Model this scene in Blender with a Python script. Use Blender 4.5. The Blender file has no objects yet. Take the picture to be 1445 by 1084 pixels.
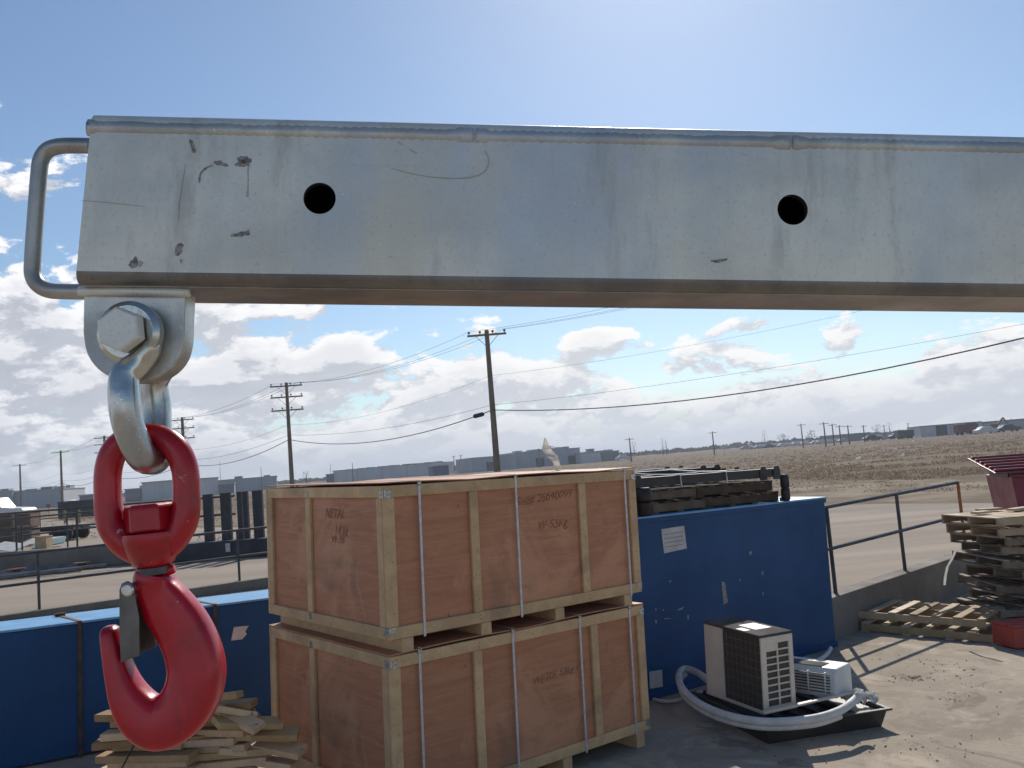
import bpy, bmesh, math, random
from math import sin, cos, tan, atan, atan2, pi, radians, sqrt
from mathutils import Vector, Matrix, noise
random.seed(7)
S = bpy.context.scene
COL = S.collection
# ------------------------------------------------------------------ camera
F = 1240.0
TH = atan(.08); PI_ = atan(110.6/1240)
FW = Vector((0, cos(PI_), sin(PI_))); U0 = Vector((0, -sin(PI_), cos(PI_))); X0 = Vector((1, 0, 0))
RT = cos(TH)*X0 - sin(TH)*U0; UP = sin(TH)*X0 + cos(TH)*U0
CAM = Vector((0, 0, 2.55))
cd = bpy.data.cameras.new('camera'); cam = bpy.data.objects.new('camera', cd); COL.objects.link(cam)
cd.sensor_width = 36; cd.lens = F/1445*36; cd.clip_start = .05; cd.clip_end = 20000
cam.matrix_world = Matrix(((RT.x, UP.x, -FW.x, CAM.x), (RT.y, UP.y, -FW.y, CAM.y), (RT.z, UP.z, -FW.z, CAM.z), (0, 0, 0, 1)))
S.camera = cam
# ------------------------------------------------------------------ light
SUN_EL, SUN_AZ = radians(37), radians(12.5)      # azimuth measured from +Y towards +X
S.view_settings.view_transform = 'Standard'; S.view_settings.look = 'None'
S.view_settings.exposure = -0.05; S.view_settings.gamma = 1
sd = bpy.data.lights.new('sun', 'SUN'); sun = bpy.data.objects.new('sun', sd); COL.objects.link(sun)
sd.energy = 4.9; sd.angle = radians(.55); sd.color = (1, .93, .82)
SD = Vector((sin(SUN_AZ)*cos(SUN_EL), cos(SUN_AZ)*cos(SUN_EL), sin(SUN_EL)))
sun.rotation_euler = SD.to_track_quat('Z', 'Y').to_euler(); sun.location = (0, 0, 60)

W = bpy.data.worlds.new('World'); S.world = W; W.use_nodes = True
nt = W.node_tree; nt.nodes.clear()
def N(t, **k):
    n = nt.nodes.new(t)
    for a, b in k.items(): setattr(n, a, b)
    return n
def LK(a, b): nt.links.new(a, b)
def MT(op, a, b=None, c=None, clamp=False):
    n = N('ShaderNodeMath', operation=op, use_clamp=clamp)
    for i, v in enumerate((a, b, c)):
        if v is None: continue
        if isinstance(v, (int, float)): n.inputs[i].default_value = v
        else: LK(v, n.inputs[i])
    return n.outputs[0]
def MR(v, a, b, c, d, smooth=True):
    n = N('ShaderNodeMapRange'); n.interpolation_type = 'SMOOTHSTEP' if smooth else 'LINEAR'
    LK(v, n.inputs[0])
    for i, q in enumerate((a, b, c, d)):
        if isinstance(q, (int, float)): n.inputs[i+1].default_value = q
        else: LK(q, n.inputs[i+1])
    return n.outputs[0]
def MIX(f, a, b, bt='MIX'):
    n = N('ShaderNodeMix', data_type='RGBA', blend_type=bt)
    if isinstance(f, (int, float)): n.inputs[0].default_value = f
    else: LK(f, n.inputs[0])
    for i, v in ((6, a), (7, b)):
        if isinstance(v, tuple): n.inputs[i].default_value = (*v[:3], 1)
        else: LK(v, n.inputs[i])
    return n.outputs[2]
sky = N('ShaderNodeTexSky', sky_type='NISHITA'); sky.sun_disc = False
sky.sun_elevation = SUN_EL; sky.sun_rotation = SUN_AZ; sky.air_density = 1.0; sky.dust_density = .3; sky.ozone_density = 2.5
tc = N('ShaderNodeTexCoord'); sp = N('ShaderNodeSeparateXYZ'); LK(tc.outputs['Generated'], sp.inputs[0])
az = MT('ARCTAN2', sp.outputs[0], sp.outputs[1]); el = MT('ARCSINE', sp.outputs[2])
def cloud_noise(del_, scale, detail, seed, sy=1.9):
    cb = N('ShaderNodeCombineXYZ'); LK(az, cb.inputs[0])
    e2 = MT('ADD', el, del_); LK(MT('MULTIPLY', e2, sy), cb.inputs[1]); cb.inputs[2].default_value = seed
    n = N('ShaderNodeTexNoise'); n.inputs['Scale'].default_value = scale; n.inputs['Detail'].default_value = detail
    n.inputs['Roughness'].default_value = .6; n.inputs['Distortion'].default_value = .15
    LK(cb.outputs[0], n.inputs['Vector']); return n.outputs[0]
d0 = cloud_noise(0, 10.5, 11, 3.4); d1 = cloud_noise(.017, 10.5, 11, 3.4)
behind = MR(MT('ABSOLUTE', az), .9, 1.6, 0, 1)
top = MT('ADD', MR(az, -.5, .2, .37, .135), MT('MULTIPLY', behind, -.12))                       # cloud deck tops sink to the right
eln = MT('DIVIDE', el, top)
thr = MT('ADD', MR(eln, .30, 1.15, .385, .60, False), MR(eln, .95, 1.35, 0, .3, False))
m = MR(MT('SUBTRACT', d0, thr), -.012, .05, 0, 1)
lowv = MR(el, -.01, .085, 1, 0)
m = MT('MAXIMUM', m, MT('MULTIPLY', lowv, MR(behind, 0, 1, 1.4, .7), clamp=True))
shade = MR(MT('SUBTRACT', d0, d1), -.05, .07, 0, 1)     # bright heads, grey bellies
thick = MR(MT('SUBTRACT', d0, thr), .03, .24, 1, .45)
lit = MT('MULTIPLY', MT('ADD', MT('MULTIPLY', shade, .70), .30), MT('ADD', MT('MULTIPLY', thick, .6), .4))
sunw = MR(az, -.6, .1, 0, 1)
bright = MIX(sunw, (.98, .98, 1.0), (1.0, .99, .97)); dark = MIX(sunw, (.28, .32, .41), (.47, .51, .58))
ccol = MIX(lit, dark, bright)
hz = MIX(sunw, (.45, .51, .62), (.74, .75, .77))
ccol = MIX(MT('MULTIPLY', lowv, .6), ccol, hz)
bg1 = N('ShaderNodeBackground'); bg1.inputs[1].default_value = .100; LK(MIX(1.0, sky.outputs[0], (1.0, 1.07, 1.10), 'MULTIPLY'), bg1.inputs[0])
bg2 = N('ShaderNodeBackground'); bg2.inputs[1].default_value = 1.12; LK(ccol, bg2.inputs[0])
ms = N('ShaderNodeMixShader'); LK(m, ms.inputs[0]); LK(bg1.outputs[0], ms.inputs[1]); LK(bg2.outputs[0], ms.inputs[2])
wo = N('ShaderNodeOutputWorld'); LK(ms.outputs[0], wo.inputs[0])

# ------------------------------------------------------------------ placing helpers (sight-lines to real points in metres)
TILT = .03                                               # the yard falls away to the right
def ray(x, y): return RT*((x-722.5)/F) - UP*((y-542)/F) + FW
def Yd(x, y, h=0):                                       # point at height h over the sloping yard
    d = ray(x, y); t = (h - CAM.z)/(d.z + TILT*d.x); return CAM + d*t
def L(x, y, z=.4):
    d = ray(x, y); return CAM + d*((z-CAM.z)/d.z)
def V(x, y, Y):
    d = ray(x, y); return CAM + d*(Y/d.y)
YN = Vector((TILT, 0, 1)).normalized()
def yard_z(x): return -TILT*x
def yard_matrix(p, heading, lift=0):                     # stands on the sloping yard, its x axis along heading
    u = Vector((cos(heading), sin(heading), 0)); u.z = -TILT*u.x; u.normalize()
    v = YN.cross(u).normalized()
    m = Matrix((u, v, YN)).transposed().to_4x4()
    m.translation = Vector((p[0], p[1], yard_z(p[0]))) + YN*lift
    return m
def flat_matrix(p, heading=0):
    m = Matrix.Rotation(heading, 4, 'Z'); m.translation = Vector(p); return m

# ------------------------------------------------------------------ materials
MATS = {}
def M(name, col, col2=None, scale=4, rough=.75, metal=0, bump=.15, bscale=60, st=(1, 1, 1), detail=6, lo=.35, hi=.65,
      spots=None, sscale=20, sthr=.66, rvar=.1, coat=0, spec=.5, dist=0, bdist=.002, spots2=None, s2scale=3, s2thr=.6):
    if name in MATS: return MATS[name]
    global nt
    m = bpy.data.materials.new(name); m.use_nodes = True; old = nt; nt = m.node_tree; nt.nodes.clear()
    out = N('ShaderNodeOutputMaterial'); p = N('ShaderNodeBsdfPrincipled'); LK(p.outputs[0], out.inputs[0])
    tc = N('ShaderNodeTexCoord'); mp = N('ShaderNodeMapping'); mp.inputs['Scale'].default_value = st; LK(tc.outputs['Object'], mp.inputs[0])
    def nz(sc, dt=6, r=.55, di=0, v=None):
        n = N('ShaderNodeTexNoise'); n.inputs['Scale'].default_value = sc; n.inputs['Detail'].default_value = dt
        n.inputs['Roughness'].default_value = r; n.inputs['Distortion'].default_value = di; LK(v or mp.outputs[0], n.inputs['Vector']); return n.outputs[0]
    a = nz(scale, detail, .6, dist)
    c = MIX(MR(a, lo, hi, 0, 1), col, col2 or tuple(x*.75 for x in col))
    b = nz(bscale, 5, .6)
    c = MIX(MR(b, .3, .7, 0, .22), c, tuple(x*.55 for x in col))
    if spots is not None:
        s = nz(sscale, 4, .6, .3, tc.outputs['Object']); c = MIX(MR(s, sthr, sthr+.04, 0, .85), c, spots)
    if spots2 is not None:
        s = nz(s2scale, 7, .65, .6, tc.outputs['Object']); c = MIX(MR(s, s2thr, s2thr+.14, 0, .8), c, spots2)
    if name in ('crate_plywood', 'crate_batten'):
        mg = N('ShaderNodeMapping'); mg.inputs['Scale'].default_value = (1, 1, 14) if name == 'crate_plywood' else (3, 3, 3); LK(tc.outputs['Object'], mg.inputs[0])
        g = nz(3.2, 8, .7, 1.8, mg.outputs[0]); c = MIX(MR(g, .50, .66, 0, .28), c, tuple(x*.52 for x in col))
        oi = N('ShaderNodeObjectInfo'); hs = N('ShaderNodeHueSaturation'); LK(MR(oi.outputs['Random'], 0, 1, .86, 1.12, False), hs.inputs['Value']); LK(c, hs.inputs['Color']); c = hs.outputs[0]
        dn = nz(1.6, 5, .6, .4, tc.outputs['Object']); c = MIX(MR(dn, .58, .70, 0, .35), c, (.16, .10, .07))
    elif name.startswith(('pallet', 'lumber')):
        oi = N('ShaderNodeObjectInfo'); hs = N('ShaderNodeHueSaturation'); LK(MR(oi.outputs['Random'], 0, 1, .6, 1.3, False), hs.inputs['Value']); LK(MR(oi.outputs['Random'], 0, 1, 1.15, .8, False), hs.inputs['Saturation']); LK(c, hs.inputs['Color']); c = hs.outputs[0]
    LK(c, p.inputs['Base Color'])
    LK(MR(a, .3, .7, max(.02, rough-rvar), min(1, rough+rvar), False), p.inputs['Roughness'])
    p.inputs['Metallic'].default_value = metal; p.inputs['Coat Weight'].default_value = coat
    p.inputs['Coat Roughness'].default_value = .12; p.inputs['Specular IOR Level'].default_value = spec
    if bump:
        bn = N('ShaderNodeBump'); bn.inputs['Strength'].default_value = bump; bn.inputs['Distance'].default_value = bdist
        LK(b, bn.inputs['Height']); LK(bn.outputs[0], p.inputs['Normal'])
    nt = old; MATS[name] = m; return m

def nodes_of(m):
    global nt
    nt = m.node_tree
    return [n for n in nt.nodes if n.type == 'BSDF_PRINCIPLED'][0]

# ------------------------------------------------------------------ mesh helpers
def tag(o, label=None, cat=None, group=None, kind=None):
    if label: o['label'] = label
    if cat: o['category'] = cat
    if group: o['group'] = group
    if kind: o['kind'] = kind
    return o
def thing(name, label, cat, mat4, group=None):
    o = bpy.data.objects.new(name, None); COL.objects.link(o); o.matrix_world = mat4
    o.empty_display_size = .2
    return tag(o, label, cat, group)
class MB:
    def __init__(s): s.v = []; s.f = []
    def add(s, vs, fs):
        k = len(s.v); s.v += [Vector(v) for v in vs]; s.f += [tuple(i+k for i in f) for f in fs]; return s
    def box(s, c, d, R=None):
        c = Vector(c); h = [q/2 for q in d]
        vs = [Vector((x*h[0], y*h[1], z*h[2])) for z in (-1, 1) for y in (-1, 1) for x in (-1, 1)]
        if R is not None: vs = [R @ v for v in vs]
        return s.add([c+v for v in vs], [(0, 2, 3, 1), (4, 5, 7, 6), (0, 1, 5, 4), (1, 3, 7, 5), (3, 2, 6, 7), (2, 0, 4, 6)])
    def span(s, a, b):                                    # box from min corner a to max corner b
        a = Vector(a); b = Vector(b); return s.box((a+b)/2, b-a)
    def beam(s, p, q, w, h, up=(0, 0, 1)):
        p = Vector(p); q = Vector(q); x = (q-p); ln = x.length; x.normalize(); y = Vector(up).cross(x).normalized(); z = x.cross(y)
        return s.box((p+q)/2, (ln, w, h), Matrix((x, y, z)).transposed())
    def tube(s, path, r, n=10, closed=False, cap=True):
        P = [Vector(p) for p in path]; k = len(P); rr = r if isinstance(r, (list, tuple)) else [r]*k
        ts = []
        for i in range(k):
            a = P[(i-1) % k] if (closed or i) else P[i]; b = P[(i+1) % k] if (closed or i < k-1) else P[i]
            ts.append((b-a).normalized())
        ref = Vector((0, 0, 1)) if abs(ts[0].z) < .9 else Vector((0, 1, 0)); u = ts[0].cross(ref).normalized(); vs = []
        for i in range(k):
            u = (u - ts[i]*u.dot(ts[i])).normalized(); w = ts[i].cross(u)
            for j in range(n):
                t = 2*pi*j/n; vs.append(P[i] + (u*cos(t)+w*sin(t))*rr[i])
        fs = []
        for i in range(k if closed else k-1):
            for j in range(n):
                a = i*n+j; b = i*n+(j+1) % n; c = ((i+1) % k)*n+(j+1) % n; d = ((i+1) % k)*n+j; fs.append((a, b, c, d))
        if cap and not closed: fs += [tuple(range(n-1, -1, -1)), tuple((k-1)*n+j for j in range(n))]
        return s.add(vs, fs)
    def prism(s, poly, off):                              # planar polygon (3D points) swept by off
        off = Vector(off); k = len(poly); vs = [Vector(p) for p in poly]; vs = vs+[v+off for v in vs]
        return s.add(vs, [tuple(range(k-1, -1, -1)), tuple(range(k, 2*k))]+[(i, (i+1) % k, k+(i+1) % k, k+i) for i in range(k)])
    def lathe(s, c, ax, prof, n=24):
        c = Vector(c); ax = Vector(ax).normalized(); u = ax.orthogonal().normalized(); w = ax.cross(u); vs = []
        for (h, r) in prof:
            for j in range(n):
                t = 2*pi*j/n; vs.append(c+ax*h+(u*cos(t)+w*sin(t))*r)
        k = len(prof); fs = [(i*n+j, i*n+(j+1) % n, (i+1)*n+(j+1) % n, (i+1)*n+j) for i in range(k-1) for j in range(n)]
        fs += [tuple(range(n-1, -1, -1)), tuple((k-1)*n+j for j in range(n))]
        return s.add(vs, fs)
    def build(s, name, mat, parent=None, world=False, bevel=0, smooth=False, seg=2, base=True, sub=0):
        me = bpy.data.meshes.new(name); vs = s.v; loc = None
        if parent is not None and world:
            inv = parent.matrix_world.inverted() if parent.type == 'EMPTY' else (parent.parent.matrix_world.inverted() if parent.parent else parent.matrix_world.inverted())
            vs = [inv @ v for v in vs]
        elif parent is None and base:
            xs = [v.x for v in vs]; ys = [v.y for v in vs]; loc = Vector(((min(xs)+max(xs))/2, (min(ys)+max(ys))/2, min(v.z for v in vs)))
            vs = [v-loc for v in vs]
        me.from_pydata([tuple(v) for v in vs], [], s.f); me.materials.append(mat)
        bm = bmesh.new(); bm.from_mesh(me); bmesh.ops.recalc_face_normals(bm, faces=bm.faces); bm.to_mesh(me); bm.free()
        if smooth:
            for p in me.polygons: p.use_smooth = True
            if smooth != 'all': me.set_sharp_from_angle(angle=radians(smooth if smooth > 1 else 42))
        me.update()
        o = bpy.data.objects.new(name, me); COL.objects.link(o)
        if loc is not None: o.location = loc
        if parent is not None: o.parent = parent
        if bevel:
            b = o.modifiers.new('bevel', 'BEVEL'); b.width = bevel; b.segments = seg; b.limit_method = 'ANGLE'; b.angle_limit = radians(35)
        if sub:
            b = o.modifiers.new('sub', 'SUBSURF'); b.levels = sub; b.render_levels = sub
        return o
def copy_tree(o, parent=None):
    c = o.copy(); COL.objects.link(c); c.parent = parent
    if parent is not None: c.matrix_parent_inverse = o.matrix_parent_inverse.copy()
    for ch in [x for x in bpy.data.objects if x.parent == o]: copy_tree(ch, c)
    return c
def smooth_path(pts, k=6, closed=False):                   # Catmull-Rom on tuples of any length
    n = len(pts); out = []
    rng = range(n) if closed else range(n-1)
    for i in rng:
        g = lambda j: pts[j % n] if closed else pts[max(0, min(n-1, j))]
        p0, p1, p2, p3 = g(i-1), g(i), g(i+1), g(i+2)
        for s in range(k):
            t = s/k
            out.append(tuple(.5*(2*b+(c-a)*t+(2*a-5*b+4*c-d)*t*t+(3*b-a-3*c+d)*t**3) for a, b, c, d in zip(p0, p1, p2, p3)))
    if not closed: out.append(tuple(pts[-1]))
    return out

# ================================================================== SETTING
PZ = .4
wl0, wl1 = L(57, 862), L(341, 821)
wr0, wr1 = L(1175, 845), L(1340, 790)
dl = (wl1-wl0).normalized(); dr = (wr1-wr0).normalized()
LA = wl0 - dl*5; LB = wl1 + dl*1.5
RA = wr0 - dr*.9; RB = wr1 + dr*12
m_yard = M('yard_concrete', (.42, .355, .28), (.30, .25, .20), scale=.55, spec=.12, rough=.92, bump=.5, bscale=38, bdist=.004, lo=.3, hi=.7, spots=(.10, .085, .07), sscale=7, sthr=.70, spots2=(.50, .425, .335), s2scale=1.1, s2thr=.5)
for _n in [nodes_of(m_yard)]:                            # dried puddle stains and fine grit
    _tc = N('ShaderNodeTexCoord'); _a = N('ShaderNodeTexNoise'); _a.inputs['Scale'].default_value = .9; _a.inputs['Detail'].default_value = 8; _a.inputs['Roughness'].default_value = .7; _a.inputs['Distortion'].default_value = 1.2; LK(_tc.outputs['Object'], _a.inputs[0])
    _g = N('ShaderNodeTexNoise'); _g.inputs['Scale'].default_value = 90; _g.inputs['Detail'].default_value = 3; LK(_tc.outputs['Object'], _g.inputs[0])
    _c = _n.inputs['Base Color'].links[0].from_socket
    _c = MIX(MR(_a.outputs[0], .50, .60, 0, .45), _c, (.20, .165, .125)); _c = MIX(MR(_a.outputs[0], .36, .42, .5, 0), _c, (.14, .115, .09)); _c = MIX(MR(_g.outputs[0], .5, .7, 0, .4), _c, (.16, .135, .11)); LK(_c, _n.inputs['Base Color'])
m_road = M('road_asphalt', (.34, .285, .235), (.28, .235, .195), scale=.25, spec=.12, rough=.93, bump=.3, bscale=14, bdist=.004, st=(.4, 3, 1), lo=.3, hi=.7, spots2=(.22, .19, .165), s2scale=.12, s2thr=.55)
m_field = M('field_soil', (.165, .120, .082), (.115, .085, .058), scale=.12, spec=.12, rough=1, bump=.8, bscale=2.5, bdist=.06, lo=.35, hi=.65, spots2=(.165, .125, .08), s2scale=.05, s2thr=.52)
m_dirt = M('dirt_verge', (.27, .215, .155), (.15, .115, .08), scale=.5, spec=.12, rough=1, bump=.8, bscale=3, bdist=.05, spots2=(.14, .11, .07), s2scale=.35, s2thr=.52)
m_conc = M('wall_concrete', (.22, .195, .165), (.16, .14, .12), scale=1.3, rough=.9, bump=.4, bscale=30, spots2=(.15, .13, .11), s2scale=1.6, s2thr=.6)
MB().add([(-13, -14, .39), (30, -14, -.9), (30, 26, -.9), (-13, 26, .39)], [(0, 1, 2, 3)]).build('yard', m_yard, base=False)
tag(bpy.data.objects['yard'], kind='structure')
def strip(name, low, high, z, mat):                       # ground sheet between two lines that both run left to right
    low = sorted((p[0], p[1]) for p in low); high = sorted((p[0], p[1]) for p in high)
    x0 = max(low[0][0], high[0][0]); x1 = min(low[-1][0], high[-1][0])
    xs = sorted({x for x, _ in low+high if x0 < x < x1} | {x0, x1})
    def at(P, x):
        for (xa, ya), (xb, yb) in zip(P[:-1], P[1:]):
            if xa <= x <= xb: return ya+(yb-ya)*(x-xa)/max(1e-9, xb-xa)
        return P[-1][1]
    vs = []
    for x in xs: vs += [(x, at(low, x), z), (x, max(at(low, x)+.001, at(high, x)), z)]
    o = MB().add(vs, [(2*i, 2*i+2, 2*i+3, 2*i+1) for i in range(len(xs)-1)]).build(name, mat, base=False)
    return tag(o, kind='structure')
B = 6000
near = [(LA.x, LA.y), (LB.x, LB.y), (RA.x, RA.y), (RB.x, RB.y), (RB.x+12, RB.y-3)]
strip('field', [(-B, LA.y-3)]+near+[(B, RB.y-60)], [(-B, B*1.5), (B, B*1.5)], PZ-.02, m_field)
rd = [L(x, y, PZ) for x, y in [(1700, 690), (1440, 709), (1250, 710.5), (1165, 713), (1000, 725), (800, 730), (500, 742), (200, 745), (60, 732), (-200, 735)]]
strip('road', [(-60, LA.y-3)]+near+[(70, RB.y+2)], rd, PZ-.012, m_road)
vg = [L(x, y, PZ) for x, y in [(-200, 722), (60, 716), (200, 722), (500, 715), (800, 700), (1000, 690), (1165, 679), (1300, 676), (1440, 676), (1700, 660)]]
strip('dirt_verge', rd, vg, PZ-.016, m_dirt)
def wall(name, path, label, thick=.28, top=PZ+.012, cat='wall'):
    mb = MB()
    for a, b in zip(path[:-1], path[1:]):
        d = (b-a).normalized(); n = Vector((-d.y, d.x, 0))
        q = [Vector((a.x, a.y, -1.1)), Vector((b.x, b.y, -1.1)), Vector((b.x, b.y, -1.1))+n*thick, Vector((a.x, a.y, -1.1))+n*thick]
        mb.prism(q, (0, 0, top+1.1))
    return tag(mb.build(name, m_conc, bevel=.015), label, cat)
wall('retaining_wall', [LA, LB], 'low concrete kerb wall under the railing on the left, behind the long blue bin')
wall('retaining_wall', [RA, RB], 'shaded concrete retaining wall behind the pallets on the right')
wall('retaining_wall', [LB, Vector((-3.2, 19.5, .4))], 'end stretch of concrete wall hidden behind the crates', top=PZ+.009)
wall('retaining_wall', [Vector((-3.2, 19.4, .4)), RA-dr*.02], 'cross wall closing the yard behind the blue tank', top=PZ+.006)

# ================================================================== RAILINGS
m_rail = M('rail_steel', (.07, .075, .09), (.045, .05, .06), rough=.5, metal=.5, bump=.1, bscale=90)
m_rust = M('rust_orange', (.42, .16, .04), (.25, .08, .03), scale=14, rough=.85, bump=.4)
def railing(label, pts, posts, heights=(1.18, .60), r=.028, zb=PZ, group=None, last_rust=False):
    a, b = Vector(pts[0]), Vector(pts[-1])
    t = thing('railing', label, 'railing', flat_matrix((a.x, a.y, zb), atan2(b.y-a.y, b.x-a.x)), group)
    for h in heights:
        MB().tube([Vector((a.x, a.y, zb+h)), Vector((b.x, b.y, zb+h))], r, 8).build('rail', m_rail, t, world=True, smooth=True)
    for i, p in enumerate(posts):
        ru = last_rust and i == len(posts)-1
        o = MB().tube([(p.x, p.y, zb), (p.x, p.y, zb+heights[0])], r*1.02, 8).add([], []).build('post', m_rust if ru else m_rail, t, world=True, smooth=True)
        if ru: o['label'] = 'orange rusty end post'
    return t
nrm = Vector((-dr.y, dr.x, 0))*.14
p_r = wr0+dr*((L(1275, 806)-wr0).dot(dr))+nrm
p_e = wr0+dr*((L(1366, 778)-wr0).dot(dr))+nrm
sp_ = (p_e-p_r).length
railing('dark steel railing with a rusty end post on the right wall', [p_r-dr*4.6, p_e], [p_r-dr*4.4, p_r-dr*2.2, p_r, p_e], (1.19, .62), last_rust=True)
nl = Vector((-dl.y, dl.x, 0))*.14
q1, q2 = wl0+nl, wl1+nl; st_ = (q2-q1)
railing('dark steel railing along the low kerb wall at left', [q1-st_*.9, q2+dl*1.4], [q1-st_*.85, q1, q2, q2+dl*1.3], (1.13, .55))
# second wall and railing across the ramp, far left
w2a, w2b = L(-60, 812), L(245, 792)
mb = MB(); d = (w2b-w2a).normalized(); n = Vector((-d.y, d.x, 0))
mb.prism([w2a, w2b, w2b+n*.3, w2a+n*.3], (0, 0, .62))
tag(mb.build('ramp_wall', m_conc, bevel=.02), 'long grey concrete barrier across the ramp beyond the left railing', 'wall')
def pt_on(a, b, x, z):                                    # point of segment a-b in sight-line column x
    best = None
    for i in range(401):
        p = a.lerp(b, i/400); q = p-CAM; D = q.dot(FW); px = 722.5+F*q.dot(RT)/D
        e = abs(px-x)
        if best is None or e < best[0]: best = (e, p.copy())
    return Vector((best[1].x, best[1].y, z))
a2, b2 = w2a+n*.15, w2b+n*.15+d*8
railing('dark steel railing standing on the concrete barrier across the ramp', [a2, b2-d*6], [pt_on(a2, b2, x, PZ+.62) for x in (-20, 24, 110, 200)], (1.2, .66), r=.03, zb=PZ+.62)
f0, f1 = L(-30, 792), L(240, 757)
railing('farther dark railing beside the parked trailer', [f0, f1], [pt_on(f0, f1, x, PZ) for x in (32, 96, 170, 235)], (1.5, .8), r=.035)
f0, f1 = L(-20, 752), L(150, 738)
railing('farthest thin railing near the white pickup truck', [f0, f1], [pt_on(f0, f1, x, PZ) for x in (10, 57, 110, 148)], (1.3, .7), r=.04)

# ================================================================== CRATES
m_ply = M('crate_plywood', (.50, .215, .108), (.40, .165, .082), scale=2.2, rough=.62, bump=.15, bscale=35, st=(.55, .55, 5), detail=9, dist=1.6, lo=.32, hi=.68, spots2=(.55, .265, .145), s2scale=1.3, s2thr=.5, spots=(.12, .07, .05), sscale=3.1, sthr=.70)
m_bat = M('crate_batten', (.64, .42, .22), (.50, .32, .17), scale=3, rough=.7, bump=.2, bscale=40, st=(1, 1, 1), detail=8, dist=.8, spots=(.12, .07, .03), sscale=16, sthr=.72)
m_strap = M('strap_steel', (.58, .58, .62), (.45, .45, .50), scale=20, rough=.4, metal=.35, bump=0)
m_brk = M('bracket_zinc', (.55, .55, .52), (.2, .2, .2), scale=60, rough=.4, metal=.7)
m_ink = M('marker_ink', (.33, .14, .075), rough=.9, bump=0)
m_darkgap = M('crate_inside', (.05, .035, .025), rough=1, bump=0)
m_blk0 = M('nail_dark', (.07, .055, .045), rough=.6, bump=0)
CH, CX, CY = .699, -1.054, 6.347
CLn, CWd = 2.659, 1.998
def text_mesh(txt, size, mat, parent, loc, rot, shear=.3, name='handwriting', thick=.0):
    cu = bpy.data.curves.new('t', 'FONT'); cu.body = txt; cu.size = size; cu.shear = shear; cu.offset = thick; cu.extrude = .0004
    to = bpy.data.objects.new('t', cu); COL.objects.link(to)
    me = bpy.data.meshes.new_from_object(to.evaluated_get(bpy.context.evaluated_depsgraph_get()))
    bpy.data.objects.remove(to); me.materials.clear(); me.materials.append(mat)
    rnd = random.Random(len(txt))
    for v in me.vertices:                                # uneven hand strokes
        q = noise.noise_vector(Vector((v.co.x*18/size*.1, v.co.y*14/size*.1, len(txt))))
        v.co.x += q.x*size*.13; v.co.y += q.y*size*.16
    o = bpy.data.objects.new(name, me); COL.objects.link(o); o.parent = parent; o.location = loc; o.rotation_euler = rot
    return o
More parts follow.
